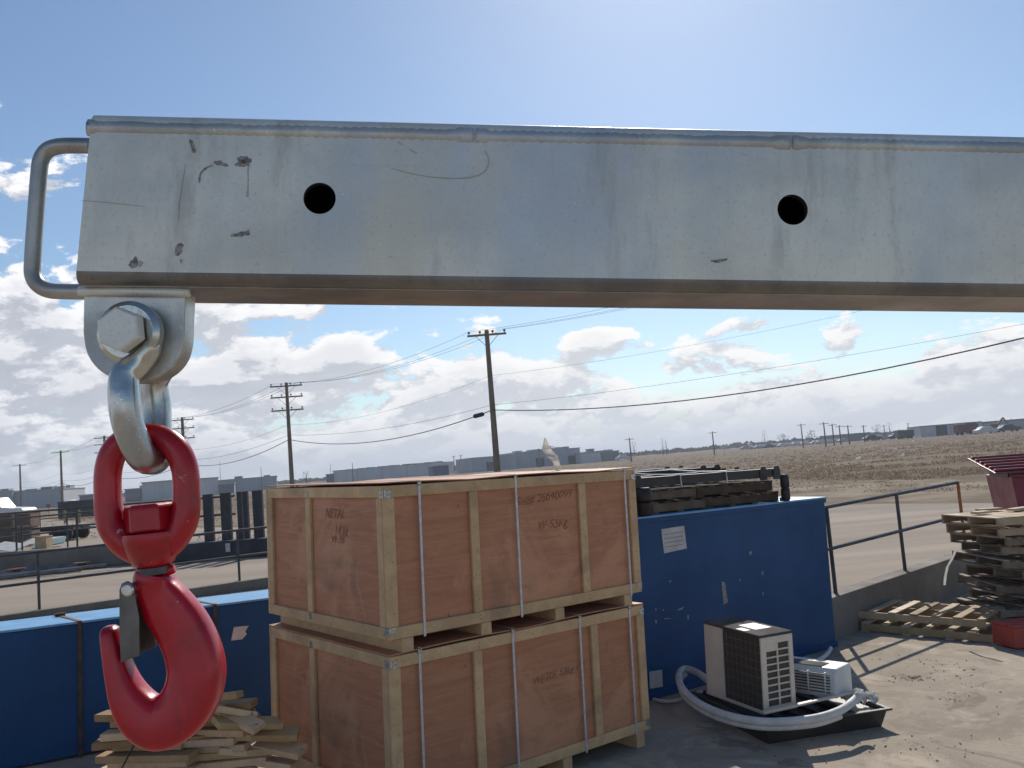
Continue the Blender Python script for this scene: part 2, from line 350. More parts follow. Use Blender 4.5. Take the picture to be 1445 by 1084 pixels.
def crate(z0, z1, label, stiles_f, stiles_l, straps, feet, texts):
    t = thing('wooden_crate', label, 'crate', yard_matrix((CX, CY), CH, z0), 'stacked plywood crates')
    sk = .100 if z0 > 1 else .130
    h = z1-z0; Lx, Wy = CLn, CWd; b = .085; th = .028
    # plywood
    for c, dd, lb in [((Lx/2, th+.006, h/2), (Lx-.02, .012, h-.02), 0), ((Lx/2, Wy-th-.006, h/2), (Lx-.02, .012, h-.02), 0),
                  ((th+.006, Wy/2, h/2), (.012, Wy-2*th-.03, h-.02), 0), ((Lx-th-.006, Wy/2, h/2), (.012, Wy-2*th-.03, h-.02), 0)]:
        MB().box(c, dd).build('side_panel', m_ply, t)
    mb = MB(); nx = 24
    for i in range(nx):                                  # lid with a gentle bow
        x0, x1 = Lx*i/nx, Lx*(i+1)/nx
        f = lambda x: .014*abs(sin(x*2.3+z0))
        mb.add([(x0, 0, h+.003+f(x0)), (x1, 0, h+.003+f(x1)), (x1, Wy, h+.003+f(x1)), (x0, Wy, h+.003+f(x0)),
                (x0, 0, h+.012+f(x0)), (x1, 0, h+.012+f(x1)), (x1, Wy, h+.012+f(x1)), (x0, Wy, h+.012+f(x0))],
               [(0, 1, 2, 3), (4, 7, 6, 5), (0, 4, 5, 1), (2, 6, 7, 3)]+([(0, 3, 7, 4)] if i == 0 else [])+([(1, 5, 6, 2)] if i == nx-1 else []))
    mb.build('lid', m_ply, t)
    MB().box((Lx/2, Wy/2, .012), (Lx-.1, Wy-.1, .02)).build('floor_panel', m_ply, t)
    def bat(c, dd): MB().box(c, dd).build('batten', m_bat, t, bevel=.004, seg=1)
    for y in (th/2, Wy-th/2):                            # long sides: rails then stiles between them
        bat((Lx/2, y, b/2), (Lx, th, b)); bat((Lx/2, y, h-b/2), (Lx, th, b))
        for s in stiles_f: bat((s*Lx, y, h/2), (.08, th, h-2*b-.002))
        for x in (.045, Lx-.045): bat((x, y, h/2), (.09, th, h-2*b-.002))
    for x in (th/2, Lx-th/2):                            # short sides
        bat((x, Wy/2, b/2), (th, Wy-2*th-.004, b)); bat((x, Wy/2, h-b/2), (th, Wy-2*th-.004, b))
        for s in stiles_l: bat((x, s*Wy, h/2), (th, .08, h-2*b-.002))
        for y in (th+.045, Wy-th-.045): bat((x, y, h/2), (th, .08, h-2*b-.002))
    for i, (s, off) in enumerate(feet):
        MB().box((s*Lx, Wy/2, -.001-sk/2), (.10, Wy+off, sk-.002)).build('skid', m_bat, t, bevel=.004, seg=1)
    for s in straps:
        x = s*Lx
        MB().box((x, -.003, h/2), (.02, .003, h+.03)).box((x, Wy/2, h+.028), (.02, Wy+.008, .003)).box((x, Wy+.003, h/2), (.02, .003, h+.03)).build('strap', m_strap, t)
        MB().box((x, -.006, h-.0), (.032, .006, .03)).build('strap_clip', m_brk, t)
    mb = MB()
    for z in (b*.35, b*.7, h-b*.7, h-b*.35):
        for s in [.045/Lx]+list(stiles_f)+[1-.045/Lx]: mb.box((s*Lx+.012, -.0008, z), (.007, .0016, .007))
        for s in [.05/Wy]+list(stiles_l)+[1-.05/Wy]: mb.box((-.0008, s*Wy+.012, z), (.0016, .007, .007))
    nz_ = int(h/.16)
    for i in range(1, nz_):
        for s in [.045/Lx]+list(stiles_f)+[1-.045/Lx]: mb.box((s*Lx-.01+.02*(i % 2), -.0008, i*h/nz_), (.006, .0016, .006))
    nl_ = mb.build('nail_heads', m_blk0, t); nl_['kind'] = 'stuff'
    for z in (b*.7, h-b*.7):
        MB().box((.03, -.0025, z), (.055, .003, .055)).box((-.0025, .03, z), (.003, .055, .055)).build('corner_bracket', m_brk, t)
        MB().box((Lx-.03, -.0025, z), (.055, .003, .055)).build('corner_bracket', m_brk, t)
        MB().box((-.0025, stiles_l[0]*Wy, z), (.003, .04, .05)).build('corner_bracket', m_brk, t)
    for (tx, face, u, z, sz, tl) in texts:
        if face == 'f': text_mesh(tx, sz, m_ink, t, (u*Lx, th-.002, z*h), (pi/2, 0, 0) if not tl else (pi/2, tl, 0), .35)
        else: text_mesh(tx, sz, m_ink, t, (th-.002, u*Wy, z*h), (pi/2, 0, -pi/2), .3)
    return t
up_c = crate(1.334, 2.426, 'upper plywood crate of the two crate stack, top level with the horizon', [.305, .745], [.60], [.115, .465, .945],
      [(.33, .0), (.62, 0), (.93, 0), (.06, 0)],
      [('Sell# 26640099', 'f', .47, .79, .10, -.06), ('W-55Kg', 'f', .55, .60, .10, 0), ('NETAL', 'l', .47, .78, .10, 0), ('14 ht', 'l', .40, .66, .10, 0), ('W-55', 'l', .43, .60, .09, 0)])
# vertical smudges of dirt on the upper crate's long side
m_smudge = M('hand_smudge', (.27, .12, .075), rough=.85, bump=0)
lo_c = crate(.134, 1.220, 'lower plywood crate of the stack, resting on wooden skids on the ground', [.295, .765], [.60], [.095, .425, .70, .93],
      [(.62, 0), (.95, 0), (.06, 0), (.33, 0)],
      [('WET05 53kg = 2', 'f', .50, .58, .085, -.05)])

# ================================================================== BLUE TANK (centre right)
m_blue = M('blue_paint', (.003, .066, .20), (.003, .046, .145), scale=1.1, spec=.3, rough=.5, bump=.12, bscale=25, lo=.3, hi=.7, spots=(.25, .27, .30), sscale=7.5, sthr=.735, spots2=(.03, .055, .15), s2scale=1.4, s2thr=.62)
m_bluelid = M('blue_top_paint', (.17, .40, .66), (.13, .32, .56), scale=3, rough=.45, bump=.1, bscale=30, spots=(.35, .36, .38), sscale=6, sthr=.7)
m_paper = M('label_paper', (.62, .58, .55), (.5, .47, .45), scale=9, rough=.8, bump=0)
m_print = M('label_print', (.30, .29, .30), rough=.9, bump=0)
m_white = M('white_plastic', (.72, .72, .70), (.6, .6, .58), scale=5, rough=.5, bump=.05)
bl, br = Yd(921, 987), Yd(1180, 912); hd = atan2(br.y-bl.y, br.x-bl.x); BL = (br-bl).length; BH = 1.88; BW = 2.3
tk = thing('steel_tank', 'tall blue steel container behind the air conditioner, white paper on its front', 'container', yard_matrix(bl, hd, .0))
x0 = -.28
MB().span((x0, 0, .03), (BL, BW, BH)).build('body', m_blue, tk, bevel=.012)
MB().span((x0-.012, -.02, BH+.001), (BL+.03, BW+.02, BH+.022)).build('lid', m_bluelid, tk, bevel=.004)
MB().span((x0-.01, -.016, BH-.05), (BL+.012, -.001, BH)).span((BL+.001, -.016, BH-.05), (BL+.014, BW, BH)).build('top_flange', m_blue, tk, bevel=.003)
MB().span((x0, -.03, .0), (BL, -.001, .07)).build('base_rail', m_blue, tk, bevel=.004)
def on_face(px, py):                                      # local coordinates on the tank front
    inv = tk.matrix_world.inverted(); o = inv @ CAM; dd = (inv.to_3x3() @ ray(px, py)); t = -o.y/dd.y; return o+dd*t
def quad_part(px4, name, mat, off=.003, parent=tk):
    q = [on_face(*p) for p in px4]; q = [Vector((p.x, -off, p.z)) for p in q]
    return MB().prism(q, (0, off*.7, 0)).build(name, mat, parent)
quad_part([(933, 747), (965, 742), (969, 774), (937, 781)], 'paper_label', m_paper)
pl = bpy.data.objects['paper_label']
for k in range(4):
    y = 753+k*6; quad_part([(937, y+1), (963, y-3.2), (963, y-2), (937, y+2)], 'print_line', m_print, .0045)
quad_part([(916, 948), (934, 945), (935, 969), (917, 972)], 'paper_label', m_paper)
m_scr = M('bare_scratch', (.36, .33, .27), (.2, .2, .2), scale=30, rough=.7, bump=0)
for q in [[(1018, 820), (1023, 822), (1027, 850), (1021, 853)], [(956, 860), (965, 856), (963, 860), (957, 862)], [(1057, 779), (1061, 778), (1060, 783), (1058, 783)],
          [(970, 868), (972, 868), (972, 874), (970, 874)], [(1075, 806), (1077, 806), (1077, 812), (1075, 811)], [(1043, 818), (1045, 817), (1044, 820), (1043, 820)], [(925, 858), (926, 858), (926, 862), (925, 862)],
          [(1076, 836), (1077, 835), (1078, 840), (1076, 840)], [(944, 820), (947, 819), (947, 821), (945, 822)], [(935, 860), (937, 860), (936, 862), (935, 862)], [(924, 876), (926, 874), (927, 879), (925, 880)], [(937, 873), (946, 872), (946, 873), (937, 874)]]:
    quad_part(q, 'scratch', m_scr, .002)
q = on_face(1112, 708)
MB().box((q.x, .05, BH+.045), (.12, .06, .05)).build('lid_catch', m_blue, tk, bevel=.004)

# ================================================================== PALLETS
m_pal = M('pallet_wood', (.40, .28, .165), (.30, .20, .12), scale=4, rough=.85, bump=.3, bscale=45, st=(1, 1, 1), detail=8, dist=.6, spots=(.08, .06, .04), sscale=12, sthr=.70)
m_pal2 = M('pallet_wood_weathered', (.31, .24, .18), (.18, .135, .10), scale=4, rough=.9, bump=.3, bscale=45, detail=8, dist=.6)
m_pal3 = M('pallet_wood_pale', (.52, .39, .24), (.40, .29, .17), scale=4, rough=.8, bump=.3, bscale=45, detail=8, dist=.6, spots=(.15, .1, .06), sscale=10, sthr=.69)
def pallet_proto(Lx, Wy, nb, mat, bw=.09, seed=1, name='pallet'):
    r = random.Random(seed)
    t = thing(name, 'x', 'pallet', Matrix.Identity(4))
    for k in range(3):
        y = -Wy/2+.02+k*(Wy-.04)/2
        MB().box((0, y, .067), (Lx, .038, .09)).build('stringer', mat, t, bevel=.003, seg=1)
    for k in range(nb):
        x = -Lx/2+bw/2+k*(Lx-bw)/(nb-1)+r.uniform(-.006, .006)
        MB().box((x, r.uniform(-.01, .01), .1225), (bw*r.uniform(.93, 1.07), Wy, .018), Matrix.Rotation(r.uniform(-.02, .02), 3, 'Z')).build('deck_board', mat, t, bevel=.002, seg=1)
    for k in range(4):
        x = -Lx/2+bw/2+k*(Lx-bw)/3
        MB().box((x, 0, .0115), (bw, Wy, .018)).build('bottom_board', mat, t, bevel=.002, seg=1)
    return t
PP = {}
def put_pallet(key, M4, label, group, tilt=(0, 0), **kw):
    if key not in PP: PP[key] = pallet_proto(**kw); t = PP[key]
    else: t = copy_tree(PP[key])
    t.matrix_world = M4 @ Matrix.Rotation(tilt[0], 4, 'X') @ Matrix.Rotation(tilt[1], 4, 'Y')
    tag(t, label, 'pallet', group); return t
wk = dict(Lx=1.2, Wy=1.0, nb=8, mat=m_pal2, seed=3)
gk = 'pallets stacked untidily by the wall'
# flat pair in front of the wall
c1 = Yd(1190, 859, .275); c2 = Yd(1252, 847, .275); c3 = Yd(1418, 855, .275); c4 = Yd(1370, 872, .275)
cc = (c1+c2+c3+c4)/4; hh = atan2(c4.y-c1.y, c4.x-c1.x)
Ld = ((c4-c1).length+(c3-c2).length)/2
put_pallet('flat', yard_matrix(cc, hh, .143), 'flat slatted pallet with wide gaps, upper of the pair lying before the retaining wall', 'pallets lying flat before the wall', Lx=1.74, Wy=1.06, nb=7, mat=m_pal3, bw=.10, seed=5)
ex = Vector((cos(hh), sin(hh), 0)); ey = Vector((-sin(hh), cos(hh), 0))
put_pallet('flat', yard_matrix(cc+ex*.22-ey*.12, hh-.05, .0), 'lower pallet of the flat pair, sticking out at right from under the upper one', 'pallets lying flat before the wall')
# the leaning tower of pallets at the right edge
pb = Yd(1440, 905, 0)
pc = Vector((pb.x+.78, pb.y+1.2, 0)); hp = radians(16)
lab = ['at the very bottom of the right hand stack', 'second from the bottom of the right hand stack', 'third from the bottom, pushed to the right', 'fourth up, in the middle of the right hand stack',
       'fifth up, tilted in the middle of the right hand stack', 'sixth up, tilted down to the right', 'seventh up, tilted near the top of the stack', 'eighth up, just below the sunlit topmost ones']
zs = 0; offs = [(-.30, .0, 0, 0), (-.08, .05, .01, 0), (.10, .0, .02, .03), (-.06, .06, .04, .07), (.06, -.04, -.03, .10), (-.10, .02, .04, .11), (.05, .04, -.03, .07), (-.10, 0, .0, .03)]
for i, (dx, dy, r1, r2) in enumerate(offs):
    put_pallet('worn', yard_matrix(pc+Vector((dx, dy, 0)), hp+random.uniform(-.26, .26), zs), 'dark weathered pallet ' + lab[i], gk, (r1, r2), **wk)
    zs += .142+abs(r2)*.22
put_pallet('top', yard_matrix(pc+Vector((-.12, -.03, 0)), hp-.08, zs+.0), 'second pallet from the top of the right hand stack, brown boards', gk, (0, .0), Lx=1.25, Wy=1.05, nb=8, mat=m_pal, seed=9)
zs += .142
put_pallet('toppale', yard_matrix(pc+Vector((-.16, -.05, 0)), hp-.03, zs), 'sunlit pale pallet on top of the right hand stack, loose boards on it', gk, (0, 0), Lx=1.3, Wy=1.05, nb=9, mat=m_pal3, bw=.12, seed=11)
zs += .133
for i, (dx, dy, r, l_, lb) in enumerate([(-.55, -.1, .2, .28, 'short board block at the left end of the topmost pallet'), (-.2, .35, -.1, .35, 'short pale board lying further back on the topmost pallet'), (.35, -.25, .1, .32, 'short board block at the front right of the topmost pallet'), (.3, .3, .3, .8, 'long thin board lying across the topmost pallet')]):
    mm = yard_matrix(pc+Vector((dx, dy, 0)), hp+r, zs+.016)
    tag(MB().add([mm @ v for v in MB().box((0, 0, .016), (l_, .13, .03)).v], MB().box((0, 0, 0), (1, 1, 1)).f).build('board', m_pal3, bevel=.003, seg=1), lb, 'board', 'loose boards on the pallet stack')
# white torn plastic strap hanging off the stack
m_film = M('white_film', (.8, .8, .78), rough=.55, bump=.1)
for _n in [nodes_of(m_film)]:                             # thin film glows when the sun is behind it
    _tr = N('ShaderNodeBsdfTranslucent'); _tr.inputs[0].default_value = (.8, .8, .76, 1); _mx = N('ShaderNodeMixShader'); _mx.inputs[0].default_value = .55
    LK(_n.outputs[0], _mx.inputs[1]); LK(_tr.outputs[0], _mx.inputs[2]); LK(_mx.outputs[0], [q for q in nt.nodes if q.type == 'OUTPUT_MATERIAL'][0].inputs[0])
sp0 = [(1349, 776), (1344, 788), (1337, 800), (1334, 814), (1333, 826)]
pth = [V(x, y, pc.y-.75) for x, y in sp0]
mb = MB()
for i in range(len(pth)-1):
    w = .018
    mb.add([pth[i]-X0*w, pth[i]+X0*w, pth[i+1]+X0*w*.8, pth[i+1]-X0*w*.8, pth[i]-X0*w+Vector((0, .006, 0)), pth[i]+X0*w+Vector((0, .006, 0)), pth[i+1]+X0*w*.8+Vector((0, .006, 0)), pth[i+1]-X0*w*.8+Vector((0, .006, 0))],
           [(0, 1, 2, 3), (4, 5, 6, 7), (0, 1, 5, 4), (2, 3, 7, 6), (0, 3, 7, 4), (1, 2, 6, 5)])
tag(mb.build('plastic_strip', m_film), 'white torn plastic strip hanging down the left side of the pallet stack', 'plastic strip')

# ================================================================== STEEL FRAMES AND PALLETS ON THE TANK
def tank_pt(px, py, y=0.0):                                # local x,z on a plane parallel to tank front, y metres behind it
    inv = tk.matrix_world.inverted(); o = inv @ CAM; dd = (inv.to_3x3() @ ray(px, py)); t = (y-o.y)/dd.y; return o+dd*t
TM = tk.matrix_world
m_pbr = M('pallet_wood_brown', (.12, .075, .045), (.07, .045, .028), scale=4, rough=.85, bump=.3, bscale=45, detail=8, dist=.6)
xa = tank_pt(1098, 715, .1).x
pk = dict(Lx=1.35, Wy=1.1, nb=7, mat=m_pbr, bw=.11, seed=21)
for k, (dx, z, lb) in enumerate([(-.69, BH+.022, 'brown pallet lying at the right end on top of the blue tank'), (-2.02, BH+.022, 'brown pallet on the blue tank beside the wooden crates')]):
    put_pallet('tankp', TM @ Matrix.Translation((xa+dx, .62, z)) @ Matrix.Rotation(.015*k, 4, 'Z'), lb, 'pallets on the blue tank', **pk)
put_pallet('tankp', TM @ Matrix.Translation((xa-2.14, .66, BH+.157)) @ Matrix.Rotation(.02, 4, 'Z'), 'brown pallet in the second layer on the blue tank beside the wooden crates', 'pallets on the blue tank')
put_pallet('tankp', TM @ Matrix.Translation((xa-.78, .64, BH+.157)) @ Matrix.Rotation(-.03, 4, 'Z'), 'second brown pallet stacked over the right one on the blue tank', 'pallets on the blue tank')
m_blk = M('black_steel', (.016, .015, .018), (.028, .024, .022), scale=8, rough=.45, metal=.3, bump=.15, bscale=50, spots=(.10, .05, .03), sscale=14, sthr=.68)
zf = BH+.022+.135*2+.004      # top of two pallet layers
def frame(yoff, zoff, xs, label):
    t = thing('steel_gantry', label, 'steel frame', TM @ Matrix.Translation((xa, yoff, zf+zoff)), 'black steel frames strapped on the tank')
    x_l, x_r = xs
    MB().span((x_l, 0, .03), (x_r, .09, .135)).build('long_rail', m_blk, t, bevel=.006)
    MB().span((x_l, .52, .03), (x_r, .61, .135)).build('long_rail', m_blk, t, bevel=.006)
    for x in [x_l+.05+k*(x_r-x_l-.2)/7 for k in range(8)]:
        MB().span((x, .092, .05), (x+.07, .518, .11)).build('cross_bar', m_blk, t, bevel=.005)
    for x in (x_l+.12, x_r-.35, x_r-.08):
        for y in (-.012, .612):
            mb = MB(); pr_ = [(x-.07, y, .0), (x+.07, y, .0), (x+.07, y, .12), (x+.045, y, .165), (x-.02, y, .165), (x-.07, y, .11)]
            mb.prism(pr_, (0, .011, 0)); mb.build('bracket', m_blk, t, bevel=.003)
    return t
frame(.12, .0, (-2.55, .12), 'long black steel frame lying lower and nearer on the pallets over the blue tank')
frame(.80, .05, (-2.75, -.20), 'upper black steel frame with light top edge, lying further back over the blue tank')
# column like clutter at the right end: round cushions / brackets
for i, (dx, z0_, r_, hh_, lb) in enumerate([(-.05, -.27, .055, .33, 'black rounded steel fitting hanging at the right end of the frames'), (-2.42, -.27, .09, .30, 'black steel block beside the left end of the frames')]):
    mm = TM @ Matrix.Translation((xa+dx, -.06 if i == 0 else .03, zf+z0_+.0))
    mb = MB().lathe((0, 0, 0), (0, 0, 1), [(0, r_*.7), (.03, r_), (hh_*.45, r_), (hh_*.5, r_*.8), (hh_*.55, r_), (hh_-.03, r_), (hh_, r_*.7)], 14)
    mb.v = [mm @ v for v in mb.v]
    tag(mb.build('steel_fitting', m_blk, smooth=True), lb, 'steel fitting')
for i, (xx, lb) in enumerate([(-.95, 'dull tie strap over the middle of the steel frames'), (-1.75, 'dull tie strap over the left part of the steel frames')]):
    p = [TM @ Vector((xa+xx, .09, zf+.0)), TM @ Vector((xa+xx, .1, zf+.14)), TM @ Vector((xa+xx-.10, .45, zf+.15)), TM @ Vector((xa+xx-.25, 1.0, zf+.20)), TM @ Vector((xa+xx-.30, 1.45, zf+.17))]
    tag(MB().tube(p, .009, 6).build('tie_strap', m_strap, smooth=True), lb, 'strap', 'straps over the steel frames')
# torn plastic on the crate lid
pz = [V(769, 618, 8.6), V(771, 634, 8.6), V(778, 643, 8.58), V(784, 650, 8.56), V(788, 662, 8.55), V(792, 672, 8.53)]
ws = [.008, .045, .055, .035, .03, .03]; mb = MB()
for i in range(len(pz)-1):
    a, b = pz[i], pz[i+1]; wa, wb = X0*ws[i], X0*ws[i+1]; dn = Vector((.0, .02*sin(i*2), 0)); th_ = Vector((0, .003, 0))
    mb.add([a-wa, a+wa+dn, b+wb+dn, b-wb, a-wa+th_, a+wa+dn+th_, b+wb+dn+th_, b-wb+th_], [(0, 1, 2, 3), (4, 5, 6, 7), (0, 4, 7, 3), (1, 5, 6, 2), (0, 1, 5, 4), (3, 2, 6, 7)])
tag(mb.build('plastic_wrap', m_film, smooth='all'), 'white torn plastic wrap flapping up behind the upper crate lid', 'plastic wrap')

# ================================================================== LONG BLUE BIN (left)
h_b = 1.25
ba, bb = Yd(0, 890.5, h_b), Yd(378, 843.5, h_b); hb = atan2(bb.y-ba.y, bb.x-ba.x); bl_ = (bb-ba).length
bt = thing('blue_bin', 'long low blue steel bin behind the red hook, light blue top and rusty bands', 'bin', yard_matrix(ba, hb, 0))
MB().span((-1.6, 0, .02), (bl_+.25, .62, h_b-.02)).build('body', m_blue, bt, bevel=.01)
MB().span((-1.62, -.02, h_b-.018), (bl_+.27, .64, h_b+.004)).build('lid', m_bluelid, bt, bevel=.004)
m_band = M('rust_band', (.10, .065, .045), (.06, .04, .03), scale=10, rough=.8, metal=.3)
m_band2 = M('rust_strap', (.26, .13, .06), (.16, .08, .04), scale=10, rough=.8, metal=.2)
def bin_pt(px, py, y):
    inv = bt.matrix_world.inverted(); o = inv @ CAM; dd = (inv.to_3x3() @ ray(px, py)); t = (y-o.y)/dd.y; return o+dd*t
for px in (112, 303):
    x = bin_pt(px, 900, 0).x
    MB().span((x-.018, -.032, 0), (x+.018, -.022, h_b)).build('band', m_band, bt)
    MB().add([(x-.018, -.033, h_b), (x+.018, -.033, h_b), (x+.018, -.033, h_b+.01), (x-.018, -.033, h_b+.01), (x-.17, .64, h_b+.005), (x-.13, .64, h_b+.005), (x-.13, .64, h_b+.012), (x-.17, .64, h_b+.012)],
             [(0, 1, 2, 3), (0, 4, 5, 1), (3, 2, 6, 7), (0, 3, 7, 4), (1, 5, 6, 2), (4, 7, 6, 5)]).build('top_strap', m_band2, bt)
    MB().box((x-.12, .5, h_b+.02), (.09, .05, .03)).build('buckle', m_band, bt, bevel=.004)
q = [bin_pt(*p, 0) for p in [(330, 885), (351, 883), (346, 891), (348, 895), (342, 902), (326, 904)]]
MB().prism([Vector((p.x, -.004, p.z)) for p in q], (0, .003, 0)).build('torn_label', m_paper, bt)

# ================================================================== SCRAP BOARD PILE (bottom left)
rb = random.Random(12)
m_lum = [M('lumber_a', (.64, .40, .21), (.52, .32, .16), scale=3, rough=.75, bump=.25, bscale=45, st=(1, 1, 1), detail=8, dist=1, spots=(.15, .09, .05), sscale=9, sthr=.7),
         M('lumber_b', (.52, .33, .185), (.40, .25, .14), scale=3, rough=.8, bump=.25, bscale=45, detail=8, dist=1),
         M('lumber_c', (.68, .46, .24), (.56, .37, .19), scale=3, rough=.7, bump=.2, bscale=45, detail=8, dist=1)]
pc2 = Vector((-2.62, 6.55, 0)); lv = 0
def pile_board(x, y, z, head, ln, w, t_, pitch, roll, mi, lb):
    R = Matrix.Rotation(head, 4, 'Z') @ Matrix.Rotation(pitch, 4, 'Y') @ Matrix.Rotation(roll, 4, 'X')
    o = MB().box((0, 0, 0), (ln, w, t_)).build('board', m_lum[mi], base=False, bevel=.003, seg=1)
    o.matrix_world = Matrix.Translation((x, y, z)) @ R
    tag(o, lb, 'board', 'scrap boards piled before the blue bin'); return o
for k in range(16):
    z = .10+k*.0570
    for j in range(2):
        pile_board(pc2.x+(-.22 if j == 0 else .22)+rb.uniform(-.05, .05), pc2.y+rb.uniform(-.08, .08)+(.0 if j else -.02), z+.0, radians(rb.uniform(-13, 10)-4), rb.uniform(.60, .9)-.010*k, rb.uniform(.08, .15), .050,
                   rb.uniform(-.02, .02), rb.uniform(-.03, .03), rb.choice((0, 1, 1, 0)), ('left' if j == 0 else 'right')+' hand rough board in layer '+['one', 'two', 'three', 'four', 'five', 'six', 'seven', 'eight', 'nine', 'ten', 'eleven', 'twelve', 'thirteen', 'fourteen', 'fifteen', 'sixteen', 'seventeen', 'eighteen', 'nineteen', 'twenty', 'twenty one', 'twenty two', 'twenty three'][15-k]+' from the top of the scrap pile')
tops = [(310, 1000, .5, .52, .14, .35), (335, 1013, -.45, .42, .12, .3), (300, 985, -.25, .45, .10, -.1), (350, 1020, .75, .50, .14, .25), (270, 1000, .1, .5, .1, .05), (390, 1035, .1, .32, .14, .1), (345, 1062, .55, .38, .11, .3), (320, 1035, .2, .5, .11, .05), (365, 1040, .35, .45, .12, .2), (395, 1055, -.3, .38, .14, .15), (380, 1075, -.2, .4, .16, .15)]
tl = ['tilted pale board on top of the pile behind the hook tip', 'pale board sloping down to the right on the pile', 'highest board of the pile, just right of the hook', 'broad sunlit board leaning at the right of the pile', 'thin board lying behind the hook bottom', 'board poking out right of the pile against the crate', 'bright yellow splintered board end low in the pile', 'board lying across the middle right of the pile', 'sunlit board leaning between others at the pile right', 'dull board slid down beside the lower crate', 'lowest loose board at the bottom right of the pile']
for i, ((px, py, hdg, ln, w, pt_), lb) in enumerate(zip(tops, tl)):
    p = V(px, py, 6.45+.02*i)
    if i > 4: p = V(px, py, 6.6)
    pile_board(p.x, p.y, p.z, hdg, ln, w, .045, pt_, .25 if i % 2 else -.1, 2 if i in (0, 3, 6, 8) else 0, lb)
p = [V(205, 1020, 6.15), V(190, 1050, 6.12), V(172, 1084, 6.1), V(160, 1120, 6.08)]
tag(MB().tube(p, .006, 6).build('binding_wire', m_blk, smooth=True), 'thin black binding wire down the front of the board pile', 'wire')

# ================================================================== AIR CONDITIONER GROUP
m_beige = M('ac_beige', (.74, .64, .53), (.66, .57, .47), scale=3, rough=.5, bump=.08, spots=(.25, .2, .15), sscale=8, sthr=.72)
m_coil = M('coil_black', (.065, .05, .042), (.10, .08, .065), scale=30, rough=.6, metal=.2, bump=.5, bscale=150)
m_actop = M('ac_top_grey', (.10, .095, .09), (.07, .067, .064), spec=.15, scale=4, rough=.9, bump=.1)
m_tray = M('black_plastic', (.022, .021, .022), (.035, .033, .032), scale=5, rough=.5, bump=.1)
m_hose = M('hose_white', (.62, .60, .58), (.5, .48, .46), scale=9, rough=.6, bump=.3, bscale=70)
m_grill = M('grille_wire', (.22, .20, .18), rough=.5, metal=.4, bump=0)
hA = .20
A_, B_, C_ = Yd(990, 984, hA), Yd(1077, 1006, hA), Yd(1122, 996, hA)
# box with its long axis from B_ (near corner) to A_; depth towards C_
hac = atan2(C_.y-B_.y, C_.x-B_.x); Dc = (C_-B_).length
ux = Vector((cos(hac), sin(hac), 0)); uy = Vector((-sin(hac), cos(hac), 0))
La = abs((A_-B_).dot(uy)); 
if La < .75: La = .8
HA = .67; Dc = max(.30, min(Dc, .38))
ac = thing('outdoor_unit', 'beige outdoor air conditioner unit with dark coil side, tilted on the black tray', 'air conditioner', yard_matrix(B_, hac, hA) @ Matrix.Rotation(radians(1.5), 4, 'X'))
# local: x = grille face width (0..Dc), y = back along coil (0..La), z up
MB().span((.012, .012, .01), (Dc-.012, La-.012, HA-.012)).build('coil', m_coil, ac)
cs = La*.66                                               # coil part of the long side, rest is a beige end panel
MB().span((0, cs, 0), (Dc, La, HA-.014)).build('end_panel', m_beige, ac, bevel=.008)
MB().span((-.006, -.006, HA-.012), (Dc+.006, La+.006, HA+.012)).build('top_cover', m_actop, ac, bevel=.008)
MB().span((-.006, -.006, -.02), (Dc+.006, La+.006, .009)).build('base_pan', m_beige, ac, bevel=.006)
mb = MB(); fw_ = .028; nx_, nz_ = 2, 9
gx0, gx1, gz0, gz1 = .06, Dc-.05, .04, HA-.075
ths = .008
mb.span((0, -ths, .01), (gx0, .010, HA-.013)); mb.span((gx1, -ths, .01), (Dc, .010, HA-.013)); mb.span((gx0, -ths, .01), (gx1, .010, gz0)); mb.span((gx0, -ths, gz1), (gx1, .010, HA-.013))
cw = (gx1-gx0)/nx_; ch = (gz1-gz0)/nz_
mb.span((gx0+cw-.008, -ths+.001, gz0), (gx0+cw+.008, .009, gz1))
for k in range(1, nz_): mb.span((gx0, -ths+.002, gz0+k*ch-.007), (gx1, .008, gz0+k*ch+.007))
mb.span((gx0, -ths+.0015, gz1-ch*1.0), (gx0+cw, .009, gz1))
mb.build('louvre_panel', m_beige, ac, bevel=.002, seg=1)
MB().span((gx0, .0095, gz0), (gx1, .0115, gz1)).build('louvre_backing', m_coil, ac)
mb = MB()
for k in range(1, 8): y = cs*k/8; mb.span((-.003, y-.002, .02), (.0, y+.002, HA-.03))
for k in range(1, 9): z = HA*k/9; mb.span((-.006, .01, z-.002), (-.0032, cs, z+.002))
mb.build('coil_guard', m_grill, ac)
MB().span((Dc*.35, La*.25, HA+.0125), (Dc*.85, La*.55, HA+.015)).build('sticker', m_white, ac)
MB().span((.01, La*.27, HA+.0125), (Dc*.22, La*.42, HA+.015)).build('sticker', m_white, ac)
